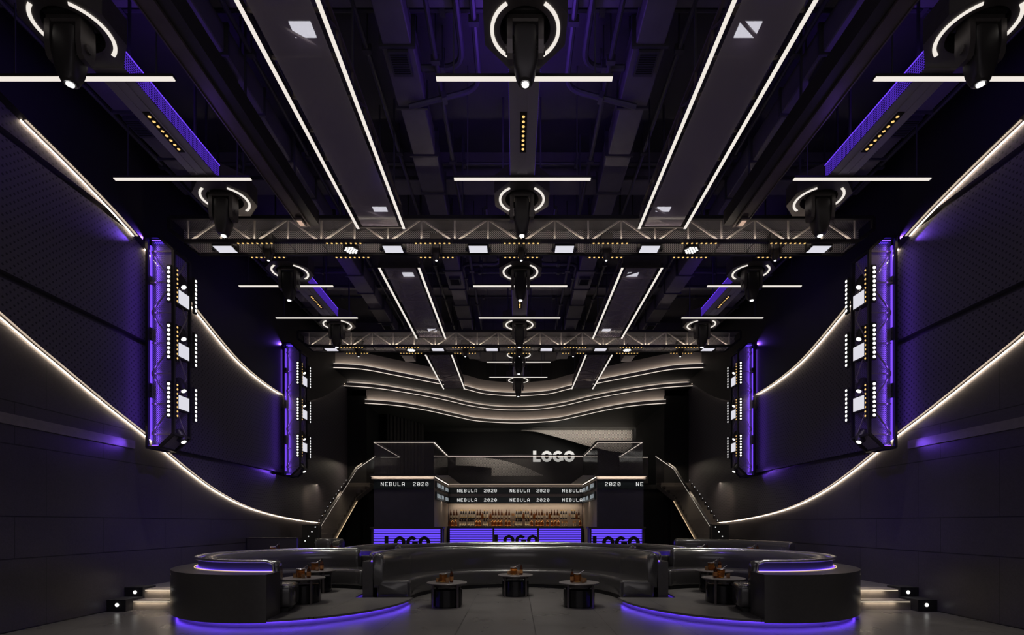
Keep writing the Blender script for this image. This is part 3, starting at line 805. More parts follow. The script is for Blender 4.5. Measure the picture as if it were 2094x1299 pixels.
def sofa(label, c, rx, ry, a0, a1, base, seat_a=None, wall=True, wall_a=None, rail=True, H=.90, wall_off=(.03, .28), group='curved leather sofas', n=64, wallmat='lacquer', depth=.78):
    """a0..a1 degrees along the back line (outer face of the backrest); base: floor height"""
    t = thing('curved_sofa', label, 'sofa', (0, 0, 0), group)
    sa = seat_a or (a0, a1)
    pb = arc(c, rx, ry, a0, a1, n); ps = arc(c, rx, ry, sa[0], sa[1], n)
    b = base
    sweep(ps, [(-depth+.05, b), (-.10, b), (-.10, b+.07), (-depth+.05, b+.07)], 'plinth', 'plinth', t, False, False)
    sweep(ps, rrect(-depth, -.08, b+.07, b+.46, .07), 'seat', 'leather', t)
    back = [(-.02, b+.30), (.0, b+.62), (.0, b+H-.10), (-.03, b+H-.03), (-.08, b+H), (-.15, b+H-.01), (-.21, b+H-.06), (-.24, b+H-.16), (-.25, b+H-.30), (-.22, b+.50), (-.22, b+.38), (-.14, b+.30)]
    sweep(pb, back[::-1], 'backrest', 'leather', t)
    if wall:
        wa = wall_a or (a0, a1); pw = arc(c, rx, ry, wa[0], wa[1], n); w0, w1 = wall_off
        sweep(pw, [(w0-.02, b-.06), (w1, b-.06), (w1, b+H-.19), (w0-.02, b+H-.19)], 'outer_wall', wallmat, t, True, False)
        pl = arc(c, rx, ry, wa[0], wa[1], n)
        sweep(pb, [(-.03, b+H-.188), (.010, b+H-.188), (.010, b+H-.04), (-.03, b+H-.04)], 'light_catch_shell', 'shell', t, True, False)  # shell added behind the backrest to take up the purple glow
        sweep(pb, [(.012, b+H-.188), (.045, b+H-.188), (.045, b+H-.175), (.012, b+H-.175)], 'purple_strip', 'ePurpHi', t, False, False)
        sweep(pb, [(.05, b+H-.19), (.062, b+H-.19), (.062, b+H-.172), (.05, b+H-.172)], 'strip_edge', 'eGold', t, False, False)
    if rail:
        P = pb(.055); z = b+H-.015
        pts = [(P[0][0], P[0][1], b+H-.19), (P[0][0], P[0][1], z-.05), ] + [(x, y, z) for x, y in P[1:-1]] + [(P[-1][0], P[-1][1], z-.05), (P[-1][0], P[-1][1], b+H-.19)]
        MB().tube(pts, .022, 10).build('chrome_rail', 'chrome', t, True)
    return t
sofa('large black leather semicircular sofa in the middle of the room', (0, 11.3), 3.0, 3.0, 187, -7, 0.0, H=1.04, wall_a=(186, -6), wall_off=(.03, .22))
for s in (-1, 1):
    if s < 0: a0, a1, sa, wa = 77, 277, (52, 283), (60, 280)
    else: a0, a1, sa, wa = 103, -97, (128, -103), (120, -100)
    t = sofa('black leather round booth sofa inside the drum wall on the %s platform' % SIDE[s], (s*4.32, 10.98), 1.93, 2.13, a0, a1, .125, seat_a=sa, wall=False, H=.90)
    # drum wall with ledge
    C = (s*4.32, 10.8); P = []
    for k in range(90):
        a = math.radians(wa[0] + (wa[1]-wa[0])*k/89)
        xo, yo = ell(C, 2.215, 2.565, a); xi, yi = ell((s*4.32, 10.98), 1.95, 2.15, a)
        r = math.hypot(xo, yo-11.3)
        if r < 3.34 and yo > 10.84: xo *= 3.34/r; yo = 11.3+(yo-11.3)*3.34/r
        r = math.hypot(xi, yi-11.3)
        P.append([(xi, yi, .125), (xo, yo, .125), (xo, yo, .125), (xo*1.001, yo, .125), (xo, yo, .84), (xi, yi, .84)])
    P = [[p[0], p[1], p[4], p[5]] for p in P]; Q = []
    for p in P: Q.append([p[0], (p[1][0], p[1][1], .126), p[2], p[3]])
    MB().loft(Q).build('drum_wall', 'lacquer', t, True)
    sk = MB()   # skirt that hides the deck edge
    F = [ell(C, 2.23, 2.58, math.radians(a)) for a in [ (180+(wa[1]-180)*k/40 if s < 0 else (0+(wa[1])*k/40)) for k in range(-8, 41)]]
    G = [ell(C, 2.215, 2.565, math.radians(a)) for a in [ (180+(wa[1]-180)*k/40 if s < 0 else (0+(wa[1])*k/40)) for k in range(-8, 41)]]
    sk.loft([[(g[0], g[1], .08), (f[0], f[1], .08), (f[0], f[1], .84), (g[0], g[1], .84)] for f, g in zip(F, G)]).build('drum_cladding', 'lacquer', t, True)
    pb = arc((s*4.32, 10.98), 1.93, 2.13, a0, a1, 64)
    sweep(pb, [(-.03, .842), (.016, .842), (.016, .985), (-.03, .985)], 'light_catch_shell', 'shell', t, True, False)
    sweep(pb, [(.025, .842), (.045, .842), (.045, .852), (.025, .852)], 'purple_strip', 'ePurpHi', t, False, False)
    sweep(pb, [(.068, .841), (.082, .841), (.082, .852), (.068, .852)], 'strip_edge', 'eGold', t, False, False)
    PP = pb(.06); z = 1.02
    pts = [(x, y, z) for x, y in PP[1:-2]] + [(PP[-2][0], PP[-2][1], z), (PP[-1][0], PP[-1][1], z-.04), (PP[-1][0], PP[-1][1], .842)]
    MB().tube(pts, .022, 10).build('chrome_rail', 'chrome', t, True)
# rear sofas
sofa('low curved leather sofa directly in front of the bar counter', (0, 11.8), 3.55, 4.3, 152, 28, 0.0, H=1.08, wall_off=(.03, .2), wallmat='lacquer')
sofa('curved leather sofa behind the left booth, in front of the left bar wing', (-2.9, 14.0), 1.45, 2.5, 195, 118, .0, H=1.04, wall_off=(.03, .15))
sofa('curved leather sofa behind the right booth, in front of the right bar wing', (2.9, 14.0), 1.45, 2.5, -15, 62, .0, H=1.04, wall_off=(.03, .15))
sofa('short leather sofa at the foot of the left staircase', (-6.1, 15.2), .9, 2.3, 120, 55, .36, H=.80, wall=False, rail=False, depth=.7)
sofa('long leather sofa along the right wall at the foot of the staircase', (5.2, 13.3), 2.35, 3.7, 90, 12, .36, H=.80, wall=False, rail=False, depth=.7)
t = thing('low_partition', 'dark low partition wall across the left terrace', 'partition', (-6.85, 14.95, .36))
MB().bevbox(-.80, .62, -.06, .06, 0, .87, .01).build('panel', 'lacquer', t); MB().box(-.80, .62, -.07, .07, .87, .885).build('cap', 'dark', t)

# ------------------------------------------------------------------ tables and what stands on them
def mk_table():
    t = thing('round_table', 'x', 'table', (0, 0, 0), 'round drum tables')
    MB().lathe((0, 0, 0), [(.36, .455), (.395, .458), (.40, .465), (.40, .475), (.395, .48), (.30, .4805), (.02, .481)], 48).build('table_top', 'table', t)
    MB().lathe((0, 0, 0), [(.29, 0), (.29, .025), (.31, .03), (.31, .345), (.30, .35), (.02, .352)], 40).build('drum_base', 'drum', t, True)
    MB().cyl((0, 0), .30, .30, .40, .455, 32).build('apron', 'black', t)
    for k in range(4):
        a = PI/4 + PI/2*k; c, s_ = math.cos(a), math.sin(a)
        m = MB(); m.loft([[(c*r - s_*w, s_*r + c*w, z) for r, w in ((.325, -.022), (.345, -.022), (.345, .022), (.325, .022))] for z in (0, .456)]); m.build('leg', 'dark', t)
    return t
tab0 = mk_table()
def mk_bucket():
    t = thing('ice_bucket', 'x', 'bucket', (0, 0, 0), 'amber glass ice buckets')
    MB().lathe((0, 0, 0), [(.05, 0), (.062, .004), (.07, .02), (.078, .10), (.082, .165), (.077, .165), (.073, .10), (.064, .025), (.01, .02)], 24).build('bowl', 'amber', t, True)
    MB().lathe((0, 0, 0), [(.080, .160), (.086, .164), (.086, .172), (.080, .176)], 24).build('rim', 'chrome', t, True)
    m = MB()
    for k in range(7):
        a = k*2.4; r = .035; m.bevbox(r*math.cos(a)-.018, r*math.cos(a)+.018, r*math.sin(a)-.018, r*math.sin(a)+.018, .13+.008*(k % 3), .165+.008*(k % 3), .004)
    m.build('ice', 'clearg', t)
    MB().tube([(-.05, 0, .10), (.04, .01, .18), (.13, .02, .235)], .005, 6).build('tongs', 'chrome', t)
    return t
def mk_bottle():
    t = thing('bottle', 'x', 'bottle', (0, 0, 0), 'bottles on the tables')
    MB().lathe((0, 0, 0), [(.030, 0), (.036, .006), (.037, .14), (.034, .165), (.016, .20), (.0135, .215), (.0135, .265), (.012, .268)], 18).build('glass_body', 'brown', t, True)
    MB().lathe((0, 0, 0), [(.0152, .225), (.0152, .272), (.013, .275)], 14).build('cap', 'black', t)
    MB().lathe((0, 0, 0), [(.0375, .04), (.0376, .115), (.0370, .116)], 18).build('paper_label', pbr('amber_label', (.45, .2, .06), .5), t)
    return t
def mk_tumbler():
    t = thing('tumbler', 'x', 'glass', (0, 0, 0), 'whisky tumblers')
    MB().lathe((0, 0, 0), [(.028, 0), (.034, .003), (.038, .085), (.0355, .085), (.032, .012), (.005, .010)], 16).build('glass_body', 'clearg', t, True)
    MB().lathe((0, 0, 0), [(.005, .012), (.031, .013), (.0335, .045), (.005, .046)], 16).build('whisky', 'amber', t)
    return t
bk0, bt0, tu0 = mk_bucket(), mk_bottle(), mk_tumbler()
TABS = [(-1.37, 10.45, 0, 'table in front of the large sofa, left of the centre', -.10),
        (0.0, 12.0, 0, 'table in the middle of the large sofa', .05),
        (1.27, 10.45, 0, 'table in front of the large sofa, right of the centre', .08),
        (-4.10, 10.12, .125, 'nearer table inside the left booth', .02),
        (-4.45, 11.70, .125, 'farther table inside the left booth', .10),
        (4.02, 10.12, .125, 'nearer table inside the right booth', -.05),
        (4.45, 11.70, .125, 'farther table inside the right booth', -.12),
        (-6.60, 14.35, .36, 'table on the left terrace, beside the wall', .05),
        (-5.00, 14.75, .36, 'table on the left terrace, nearer the bar', .0),
        (5.15, 14.45, .36, 'table on the right terrace, nearer the bar', .0),
        (6.40, 14.15, .36, 'table on the right terrace, beside the wall', .0)]
for i, (x, y, b, lab, sh) in enumerate(TABS):
    z = b + .4805
    put(tab0, (x, y, b), 'round grey drum table, the ' + lab)
    put(bk0, (x-.05+sh*.2, y-.02, z), 'amber ice bucket on the ' + lab)
    put(bt0, (x+(.12 if i % 3 != 2 else -.16)+sh*.2, y-.05, z), 'black capped bottle on the ' + lab)
    for q, (dx, dy) in enumerate(((-.16, -.02), (.04, .12), (-.12, .10), (.05, -.14))):
        if i % 3 == 2 and q == 0: dx = .10
        put(tu0, (x+dx+sh*.2, y+dy, z), 'whisky tumbler on the ' + lab)
    if i < 7: light('SPOT', (x, y-.1, 6.2), 0, (1, .9, .8))
for o in [o for o in bpy.data.objects if o.type == 'LIGHT' and o.data.energy == 0]: bpy.data.objects.remove(o)

# ------------------------------------------------------------------ bar
DW, DC = 19.0, 22.9
FONT = {'N': ['10001','11001','11001','10101','10011','10011','10001'], 'E': ['11111','10000','10000','11110','10000','10000','11111'],
        'B': ['11110','10001','10001','11110','10001','10001','11110'], 'U': ['10001','10001','10001','10001','10001','10001','01110'],
        'L': ['10000','10000','10000','10000','10000','10000','11111'], 'A': ['01110','10001','10001','10001','11111','10001','10001'],
        '2': ['01110','10001','00001','00110','01000','10000','11111'], '0': ['01110','10001','10011','10101','11001','10001','01110']}
PX = .0205
def dotmatrix(parent, mat, start, x0, x1, place):
    """words laid along a line, one mesh per character; place(mesh, u, v) adds a pixel"""
    for n in range(-2, 5):
        for word, off in (('NEBULA', 0), ('2020', 1.17)):
            for ci, ch in enumerate(word):
                m = MB()
                for r, row in enumerate(FONT[ch]):
                    for c, bit in enumerate(row):
                        u = start + n*2.30 + off + ci*.153 + c*PX
                        if bit == '1' and x0 < u < x1 - PX: place(m, u, (6-r)*PX)
                if m.v: m.build('letter', mat, parent)
def screen_front(name, label, x0, x1, y, z0, z1, start):
    t = thing(name, label, 'screen', ((x0+x1)/2, y, z0), 'scrolling LED bands')
    cx = (x0+x1)/2
    MB().box(x0-cx, x1-cx, 0, .06, 0, z1-z0).build('screen_panel', 'screen', t)
    zc = (z1-z0)/2 - 3.5*PX
    dotmatrix(t, 'eText', start, x0+.02, x1-.02, lambda m, u, v: m.box(u-cx, u-cx+PX*.95, -.006, .0, zc+v, zc+v+PX*.95))
    return t
def screen_side(label, x, s, y0, y1, z0, z1):
    t = thing('led_band', label, 'screen', (x, (y0+y1)/2, z0), 'scrolling LED bands')
    cy = (y0+y1)/2
    MB().box(0, s*.06, y0-cy, y1-cy, 0, z1-z0).build('screen_panel', 'screen', t)
    zc = (z1-z0)/2 - 3.5*PX
    def pl(m, u, v):
        w = u if s < 0 else y0+y1-u-PX
        m.box(-s*.006, 0, w-cy, w-cy+PX*1.02, zc+v, zc+v+PX*1.02)
    dotmatrix(t, emit('soft_screen_text', (.55, .62, .66), .5), y0+.15, y0+.02, y1-.02, pl)
pxx = lambda px, d: (px-1054)*d/1070
wings = {-1: (-5.17, -2.97), 1: (2.98, 4.68)}
for s in (-1, 1):
    a, b = wings[s]; sd = SIDE[s]; cx = (a+b)/2
    t = thing('bar_wing', 'dark square projecting %s wing of the bar carrying a glass balcony' % sd, 'bar structure', (cx, DW, .0))
    MB().box(a-cx, b-cx, .12, 4.5, .36, 3.30).build('wing_body', 'wing', t)
    MB().box(a-cx-.10, b-cx+.10, -.12, 4.5, 3.36, 3.44).build('canopy_slab', 'black', t)
    MB().box(a-cx-.05, b-cx+.05, -.04, .12, 3.26, 3.36).build('cove_trim', 'pale', t)
    MB().box(a-cx-.05, b-cx+.05, -.09, -.07, 3.345, 3.36).build('cove_led', 'eWarmLine', t)
    light('AREA', (cx, DW-.10, 3.33), 1.6, (1, .85, .7), b-a, .02, direction=(0, 1, -.1))
    inner = b if s < 0 else a          # edge nearer the bar centre
    ix = inner-cx
    MB().box(ix, ix - s*.55, 0, 3.9, 3.375, 3.40).build('ledge_panel', 'pale', t)
    MB().box(ix - s*.02, ix - s*.05, 0, 3.88, 3.34, 3.37).build('ledge_led', 'eRail', t)
    MB().box(ix, ix - s*.012, .13, 3.9, .36, 3.30).build('return_wall', 'barwall', t)
    screen_front('led_band', 'LED band reading NEBULA 2020 across the %s wing of the bar' % sd, a, b, DW-.02+.08, 2.92, 3.26, pxx(778, 19) if s < 0 else pxx(1172, 19))
    screen_side('upper LED band with foreshortened lettering on the inner side of the %s wing' % sd, inner - s*.075, s, DW+.25, DC-.1, 2.95, 3.22)
    screen_side('lower LED band with foreshortened lettering on the inner side of the %s wing' % sd, inner - s*.075, s, DW+.25, DC-.1, 2.54, 2.83)
# centre back of the bar
t = thing('back_bar', 'pale recessed back wall of the bar between the two wings', 'bar structure', (0, DC, 0))
MB().box(-2.96, 2.96, .22, .6, .36, 3.36).build('wall_panel', 'barwall', t)
MB().box(-2.96, 2.96, -.12, .6, 3.38, 3.44).build('canopy_slab', 'black', t)
MB().box(-2.96, 2.96, -.02, .2, 3.24, 3.38).build('cove_trim', 'pale', t)
MB().box(-2.9, 2.9, -.08, -.06, 3.355, 3.375).build('cove_led', 'eWarmLine', t)
MB().box(-2.9, 2.9, -.35, .2, .36, 1.53).build('back_counter', 'black', t)
MB().box(-2.96, 2.96, .02, .2, 2.83, 2.95).build('band_spacer', 'barwall', t)
MB().box(-2.85, 2.85, -.02, .21, 1.835, 1.85).build('glass_shelf', 'railglass', t)
screen_front('led_band', 'upper LED band repeating NEBULA 2020 above the bottles', -2.95, 2.95, DC, 2.95, 3.23, pxx(935, 22.9))
screen_front('led_band', 'lower LED band repeating NEBULA 2020 above the bottles', -2.95, 2.95, DC, 2.54, 2.83, pxx(935, 22.9))
light('AREA', (0, DC-.03, 2.50), 16, (1, .82, .62), 5.6, .06, direction=(0, .35, -1))
light('AREA', (0, DC-.3, 1.56), 5, (1, .72, .42), 5.6, .05, direction=(0, .5, 1))
for s in (-1, 1): light('AREA', (s*2.85, 21.0, 2.5), 3.0, (1, .85, .68), .05, 3.4, direction=(s*.3, 0, -1))
light('AREA', (0, DC-.09, 3.37), 3.0, (1, .85, .7), 5.6, .02, direction=(0, 1, -.1))
# bottles
def bar_bottle(kind):
    t = thing('bottle', 'x', 'bottle', (0, 0, 0), 'bottles behind the bar')
    if kind == 'tall':
        MB().lathe((0, 0, 0), [(.036, 0), (.045, .008), (.046, .20), (.040, .25), (.018, .33), (.014, .36), (.014, .41), (.012, .415)], 12).build('glass_body', 'brown', t, True)
        MB().lathe((0, 0, 0), [(.0465, .06), (.0467, .16), (.046, .161)], 12).build('paper_label', 'label', t)
    elif kind == 'cap':
        MB().lathe((0, 0, 0), [(.036, 0), (.044, .008), (.045, .22), (.038, .27), (.019, .31), (.017, .37)], 12).build('glass_body', 'darkg', t, True)
        MB().lathe((0, 0, 0), [(.021, .36), (.021, .405), (.015, .41)], 10).build('cap', 'yellow', t)
        MB().lathe((0, 0, 0), [(.0457, .06), (.0457, .20), (.045, .201)], 12).build('paper_label', 'label', t)
    elif kind == 'short':
        MB().lathe((0, 0, 0), [(.045, 0), (.055, .008), (.056, .15), (.045, .20), (.020, .235), (.018, .29), (.014, .295)], 12).build('glass_body', 'cognac', t, True)
        MB().lathe((0, 0, 0), [(.021, .27), (.021, .305), (.015, .31)], 10).build('cap', 'black', t)
    else:
        MB().lathe((0, 0, 0), [(.040, 0), (.042, .005), (.042, .012), (.008, .02), (.007, .12), (.035, .16), (.042, .22), (.036, .25), (.034, .25), (.040, .22), (.033, .165), (.004, .125)], 12).build('glass_body', 'clearg', t, True)
    return t
bb = {k: bar_bottle(k) for k in ('tall', 'cap', 'short', 'stem')}
names = {'tall': 'tall dark brown bottle with cream label', 'cap': 'dark bottle with yellow cap and cream label', 'short': 'short amber bottle', 'stem': 'stemmed clear glass'}
top = [(x, 'tall') for x in (197,235,270,532,567,725,762,800,838,896,932,1213,1272,1308,1345,1407,1466,1503,1540,1808)] + \
      [(x, 'cap') for x in (327,357,387,430,460,490,620,652,1025,1053,1083,1140,1170,1587,1617,1647,1722,1752)] + \
      [(x, 'short') for x in (595,695,1113,1245,1440,1780)] + [(x, 'stem') for x in (865,970,990,1375,1560,1690)]
for x, k in top: put(bb[k], (pxx(890+x/6.16, 23.02), 23.0, 1.85), names[k] + ' on the glass shelf behind the bar')
low = [(x, 'short') for x in (182,218,258,523,560,722,758,795,833,893,932,1215,1275,1313,1350,1413,1473,1512,1550,1825)] + \
      [(x, 'cap') for x in (316,346,376,420,448,478,618,645,1023,1053,1083,1146,1174)] + [(x, 'stem') for x in (660,690,985,1600,1630,1655,1740,1765)]
for x, k in low: put(bb[k], (pxx(890+x/6.16, 22.66), 22.64, 1.53), names[k] + ' standing low on the back counter')

# counters with purple louvred fronts
def logo(size, mat, parent, loc, depth=.03, wide=None, name='letter'):
    """heavy sans capitals L O G O, one mesh per letter"""
    h = size; u = wide/3.98; st = .30*u                         # letter widths in units of u
    def ring(cx, w, a0, a1, closed):
        n = 40; r_ = []; ro, ri = w/2, w/2-st*1.02; so, si = h/2, h/2-h*.255
        for k in range(n if closed else n+1):
            a = math.radians(a0 + (a1-a0)*k/n); c, s_ = math.cos(a), math.sin(a)
            r_.append([(cx+ro*c, -depth, h/2+so*s_), (cx+ri*c, -depth, h/2+si*s_), (cx+ri*c, 0, h/2+si*s_), (cx+ro*c, 0, h/2+so*s_)])
        return MB().loft(r_, closed=closed)
    L = MB().prism([(0, 0), (.72*u, 0), (.72*u, .24*h), (.31*u, .24*h), (.31*u, h), (0, h)], 0, 1)
    L.v = [(x, -depth*z, y) for x, y, z in L.v]
    G = ring(.80*u+1.03*u+.06*u+.5*u, 1.02*u, 40, 352, False)
    gx = .80*u+1.03*u+.06*u+.5*u
    for x0, x1, z0, z1 in ((gx+.02*u, gx+.51*u, .36*h, .55*h), (gx+.22*u, gx+.51*u, .12*h, .40*h)): G.box(x0, x1, -depth, 0, z0, z1)
    for m in (L, ring(.80*u+.515*u, 1.03*u, 0, 360, True), G, ring(wide-.515*u, 1.03*u, 0, 360, True)):
        m.build(name, mat, parent, loc=loc)
def counter(label, x0, x1, y, posts, lx, lw, ret=None):
    t = thing('bar_counter', label, 'bar counter', ((x0+x1)/2, y, .0), 'purple louvred bar counters'); cx = (x0+x1)/2
    MB().box(x0-cx-.04, x1-cx+.04, -.06, .52, 1.47, 1.53).build('counter_top', 'black', t)
    MB().box(x0-cx, x1-cx, .12, .5, .30, 1.47).build('carcass', 'voidm', t)
    MB().box(x0-cx+.02, x1-cx-.02, .10, .12, .36, 1.45).build('purple_panel', 'ePurpPanel', t)
    m = MB(); z = 1.385
    while z > .38: m.box(x0-cx+.02, x1-cx-.02, .05, .09, z-.012, z+.012); z -= .092
    m.build('louvres', 'black', t)
    m = MB()
    for p in posts: m.box(p-cx-.035, p-cx+.035, -.01, .11, .30, 1.47)
    m.build('posts', 'black', t)
    logo(.42, 'voidm', t, (lx-cx, .05, .77), .05, lw)
    return t
counter('left purple louvred bar counter section with black LOGO lettering', pxx(760, 18.6), pxx(905, 18.6), 18.55, [pxx(762, 18.6), pxx(903, 18.6)], pxx(787, 18.6), 93*18.6/1070)
counter('right purple louvred bar counter section with black LOGO lettering', pxx(1205, 18.6), pxx(1317, 18.6), 18.55, [pxx(1207, 18.6), pxx(1315, 18.6)], pxx(1212, 18.6), 96*18.6/1070)
counter('middle purple louvred bar counter section with black LOGO lettering', pxx(918, 20.8)+.02, pxx(1190, 20.8)-.02, 20.7, [pxx(1009, 20.7), pxx(1100.5, 20.7)], pxx(1011, 20.7), 90*20.7/1070)

# ------------------------------------------------------------------ mezzanine
t = thing('mezzanine_floor', 'dark mezzanine floor slab behind the glass balcony', 'platform', (0, 23.5, 3.2))
MB().box(-6.68, 6.68, .0, 7.1, 0, .2).build('slab', 'voidm', t)
def balustrade(label, pts, z, h=1.19, led=True):
    t = thing('glass_balustrade', label, 'railing', (pts[0][0], pts[0][1], z), 'glass balustrades with glowing handrails')
    o = Vector((pts[0][0], pts[0][1]))
    P = [Vector(p) - o for p in pts]
    for a, b in zip(P, P[1:]):
        d = (b-a).normalized(); nr = Vector((-d.y, d.x))*.008
        MB().loft([[(a+nr).to_3d(), (a-nr).to_3d(), ((a-nr).x, (a-nr).y, h-.03), ((a+nr).x, (a+nr).y, h-.03)], [(b+nr).to_3d(), (b-nr).to_3d(), ((b-nr).x, (b-nr).y, h-.03), ((b+nr).x, (b+nr).y, h-.03)]]).build('glass_pane', 'railglass', t)
        MB().bar((a.x, a.y, h), (b.x, b.y, h), .08, .055).build('handrail', 'dark', t)
        n2 = Vector((-d.y, d.x))*.02
        MB().bar((a.x-n2.x, a.y-n2.y, h-.032), (b.x-n2.x, b.y-n2.y, h-.034), .014, .014).build('led_strip', 'eRail', t)
    return t
balustrade('glass balustrade around the left wing balcony', [(-5.12, 23.2), (-5.12, 19.0), (-2.97, 19.0), (-2.97, 22.85)], 3.44)
balustrade('glass balustrade around the right wing balcony', [(4.62, 23.2), (4.62, 19.0), (2.98, 19.0), (2.98, 22.85)], 3.44)
balustrade('long glass balustrade above the middle of the bar', [(-2.95, 22.9), (2.96, 22.9)], 3.44)
balustrade('short glass balustrade at the head of the left staircase', [(-6.0, 23.3), (-5.14, 23.3)], 3.44)
balustrade('short glass balustrade at the head of the right staircase', [(4.64, 23.3), (5.9, 23.3)], 3.44)
# feature sheet and sign on the back wall
def poly_sheet(name, label, pp, d):
    t = thing(name, label, 'wall panel', (pxx(pp[0][0], d), d, 1.65+(1071-pp[0][1])*d/1070), 'white perforated feature sheets')
    V = [Vector((pxx(x, d), 0, 1.65+(1071-y)*d/1070)) - Vector((t.location.x, 0, t.location.z)) for x, y in pp]
    MB().loft([[v + Vector((0, k, 0)) for v in V] for k in (0, .02)]).build('perforated_sheet', 'halftone', t)
    m = MB()
    xs = [v.x for v in V]; c = sum(V, Vector())/len(V)
    for dx in (-.3, .3): m.bar((c.x+dx, .02, c.z), (c.x+dx, 30.6-d+.02, c.z), .04)
    m.build('wall_mount', 'black', t)
D = 30.0
poly_sheet('perforated_feature', 'large white perforated wing-shaped sheet high on the back wall, right side', [(1358, 873), (1320, 877), (1040, 877), (1100, 884), (1150, 897), (1200, 912), (1245, 922), (1275, 926), (1305, 925), (1330, 918), (1348, 908), (1358, 900)], D)
poly_sheet('perforated_feature', 'lower white perforated sheet seen through the middle balustrade', [(932, 936), (985, 936), (1015, 939), (1045, 946), (1080, 958), (1112, 973), (1005, 973), (1005, 957), (965, 953), (932, 952)], D)
light('AREA', (4.0, 29.2, 6.95), 26, (1, .9, .8), 6.0, .3, direction=(0, 1, -.55))
light('AREA', (-1.5, 28.8, 5.6), 12, (1, .9, .8), 3.0, .2, direction=(0, 1, -.25))
t = thing('wall_sign', 'white LOGO sign rising above the middle handrail', 'sign', (pxx(1090, 30.3), 30.3, 5.22))
logo(.64, 'eSign', t, (0, 0, 0), .06, 85*30.3/1070)
MB().box(.1, 2.3, 0, .3, .1, .14).build('mounting_rail', 'black', t)
# curtains at the left of the mezzanine
t = thing('curtain', 'dark draped curtain in the left corner of the mezzanine', 'curtain', (-6.4, 25.6, 3.4))
r_ = []
for k in range(60):
    a = k/59; r_.append([(.1+a*1.3+.0, a*2.6+.10*math.sin(k*1.1), 0), (.16+a*1.3, a*2.6+.10*math.sin(k*1.1), 0), (.16+a*1.3, a*2.6+.10*math.sin(k*1.1), 3.6), (.1+a*1.3, a*2.6+.10*math.sin(k*1.1), 3.6)])
MB().loft(r_).build('drape', 'curtain', t, True)
light('AREA', (0, 25.5, 3.6), 28, (1, .95, .8), 9, 2.5, direction=(0, .3, 1))

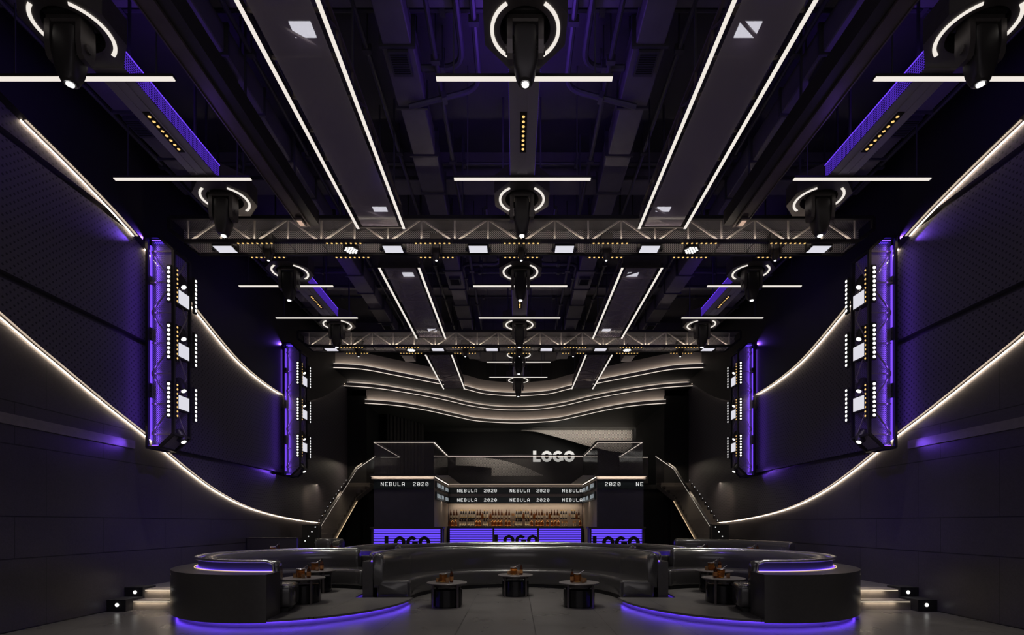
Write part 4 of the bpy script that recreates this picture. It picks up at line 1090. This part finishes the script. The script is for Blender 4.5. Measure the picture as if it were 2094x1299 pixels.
# ------------------------------------------------------------------ staircases
def stairs(s):
    sd = SIDE[s]
    oy, oz = 17.9, .36
    t = thing('staircase', '%s staircase with glass side and glowing handrail climbing to the mezzanine' % sd, 'staircase', (s*6.7, oy, oz))
    OUT = .80 if s < 0 else 1.02                  # outer side, beside the wall cladding
    m = MB(); dots_ = []; n1, n2 = 13, 4
    line = [(0, 0, 0)]                            # inner edge: x towards the wall, y, z
    for k in range(n1): line.append((0, 4.1*(k+1)/n1, 2.39*(k+1)/n1))
    for k in range(n2): line.append((-.41*(k+1)/n2, 4.1+1.3*(k+1)/n2, 2.39+.69*(k+1)/n2))
    for (xa, ya, za), (xb, yb, zb) in zip(line, line[1:]):
        m.prism([(s*xa, ya), (s*xb, yb+.03), (s*OUT, yb+.03), (s*OUT, ya)], zb-.05, zb)
        m.prism([(s*xa, ya+.01), (s*xa, ya+.03), (s*OUT, ya+.03), (s*OUT, ya+.01)], za, zb-.05)
        dots_.append(((ya+yb)/2, zb+.13))
    m.build('treads', 'stairm', t)
    key = [line[0], line[n1], line[-1]]
    def pl(dz0, dz1, x0, x1, name, mat, pts=key):
        MB().loft([[(s*(p[0]+x0), p[1], p[2]+dz0), (s*(p[0]+x1), p[1], p[2]+dz0), (s*(p[0]+x1), p[1], p[2]+dz1), (s*(p[0]+x0), p[1], p[2]+dz1)] for p in pts]).build(name, mat, t)
    pl(-.14, .0, -.02, 0, 'stringer', 'stairm')
    pl(-.20, -.14, -.02, OUT, 'underside', 'stairm')
    pl(-.02, 1.22, -.035, -.022, 'glass_side', 'railglass')
    pl(1.22, 1.27, -.06, .02, 'handrail', 'dark')
    pl(1.19, 1.218, -.05, -.02, 'led_strip', 'eRibLine')
    pl(-.17, -.14, -.058, -.042, 'underside_led', 'eGold', key[:2])
    MB().box(s*(-.05), 0, -.04, .03, 0, 1.27).build('newel_post', 'black', t)
    for y, z in dots_: MB().disc((s*(OUT-.012), y, z), (-s, 0, 0), .012, .008, 10).build('wall_dot', 'eDot', t)
    MB().prism([(s*.1, 5.0), (s*.1, 5.25), (s*(OUT-.1), 5.25), (s*(OUT-.1), 5.0)], 0, 2.7).build('support', 'voidm', t)
    light('AREA', (s*6.95, 19.9, 3.0), 13, (1, .85, .65), .05, 4.6, direction=(s*.25, 0, -1))
    light('AREA', (s*6.9, 22.6, 4.3), 8, (1, .85, .65), .6, 1.0, direction=(0, 0, -1))
    g = thing('marker_lights', 'small white marker lights on a dark post at the foot of the %s staircase' % sd, 'light', (s*6.92, 17.6, .36))
    MB().box(-.26, .26, 0, .12, 0, 1.25).build('post_panel', 'voidm', g)
    for k in range(4): MB().disc((s*(-.19+k*.115), 0, 1.17-k*.155), (0, -1, 0), .018, .01, 10).build('marker_dot', 'eDot', g)
stairs(-1); stairs(1)
light('SPOT', (-6.9, 18.6, 3.0), 14, (1, .8, .55), .03, direction=(-.4, .4, -.4), spot=100, blend=1)
light('SPOT', (7.1, 18.6, 3.0), 14, (1, .8, .55), .03, direction=(.4, .4, -.4), spot=100, blend=1)

# ------------------------------------------------------------------ remove unused prototypes (all are placed) , world, camera
w = bpy.data.worlds.new('hall'); bpy.context.scene.world = w; w.use_nodes = True
bg = w.node_tree.nodes['Background']; bg.inputs[0].default_value = (.42, .36, .50, 1); bg.inputs[1].default_value = .05
# added fill lights, out of view, above and behind the camera position
light('AREA', (CX, 1.0, 8.8), 60, (.95, .88, 1), 9, 2.5, direction=(0, .55, -1))
light('AREA', (CX, -2.6, 2.6), 60, (1, .92, .92), 11, 3.0, direction=(0, 1, .35))
for s in (-1, 1):
    light('SPOT', (CX+s*2.2, 8.5, 7.4), 600, (.20, .08, 1), .01, direction=(s*5.3, 3.6, -6.1), spot=46, blend=1)

cam = bpy.data.cameras.new('camera'); co = bpy.data.objects.new('camera', cam); COL.objects.link(co)
co.location = (0, 0, EYE); co.rotation_euler = (PI/2, 0, 0)
cam.sensor_width = 36; cam.sensor_fit = 'HORIZONTAL'; cam.lens = 36*1070/2094
cam.shift_x = -7/2094; cam.shift_y = (1071-649.5)/2094
cam.clip_end = 200
sc = bpy.context.scene; sc.camera = co
vs = sc.view_settings; vs.view_transform = 'Standard'; vs.look = 'None'; vs.exposure = 0; vs.gamma = 1; vs.use_curve_mapping = False
sc.cycles.use_denoising = True
sc.cycles.use_adaptive_sampling = True; sc.cycles.adaptive_threshold = .03
sc.cycles.max_bounces = 6; sc.cycles.transparent_max_bounces = 12
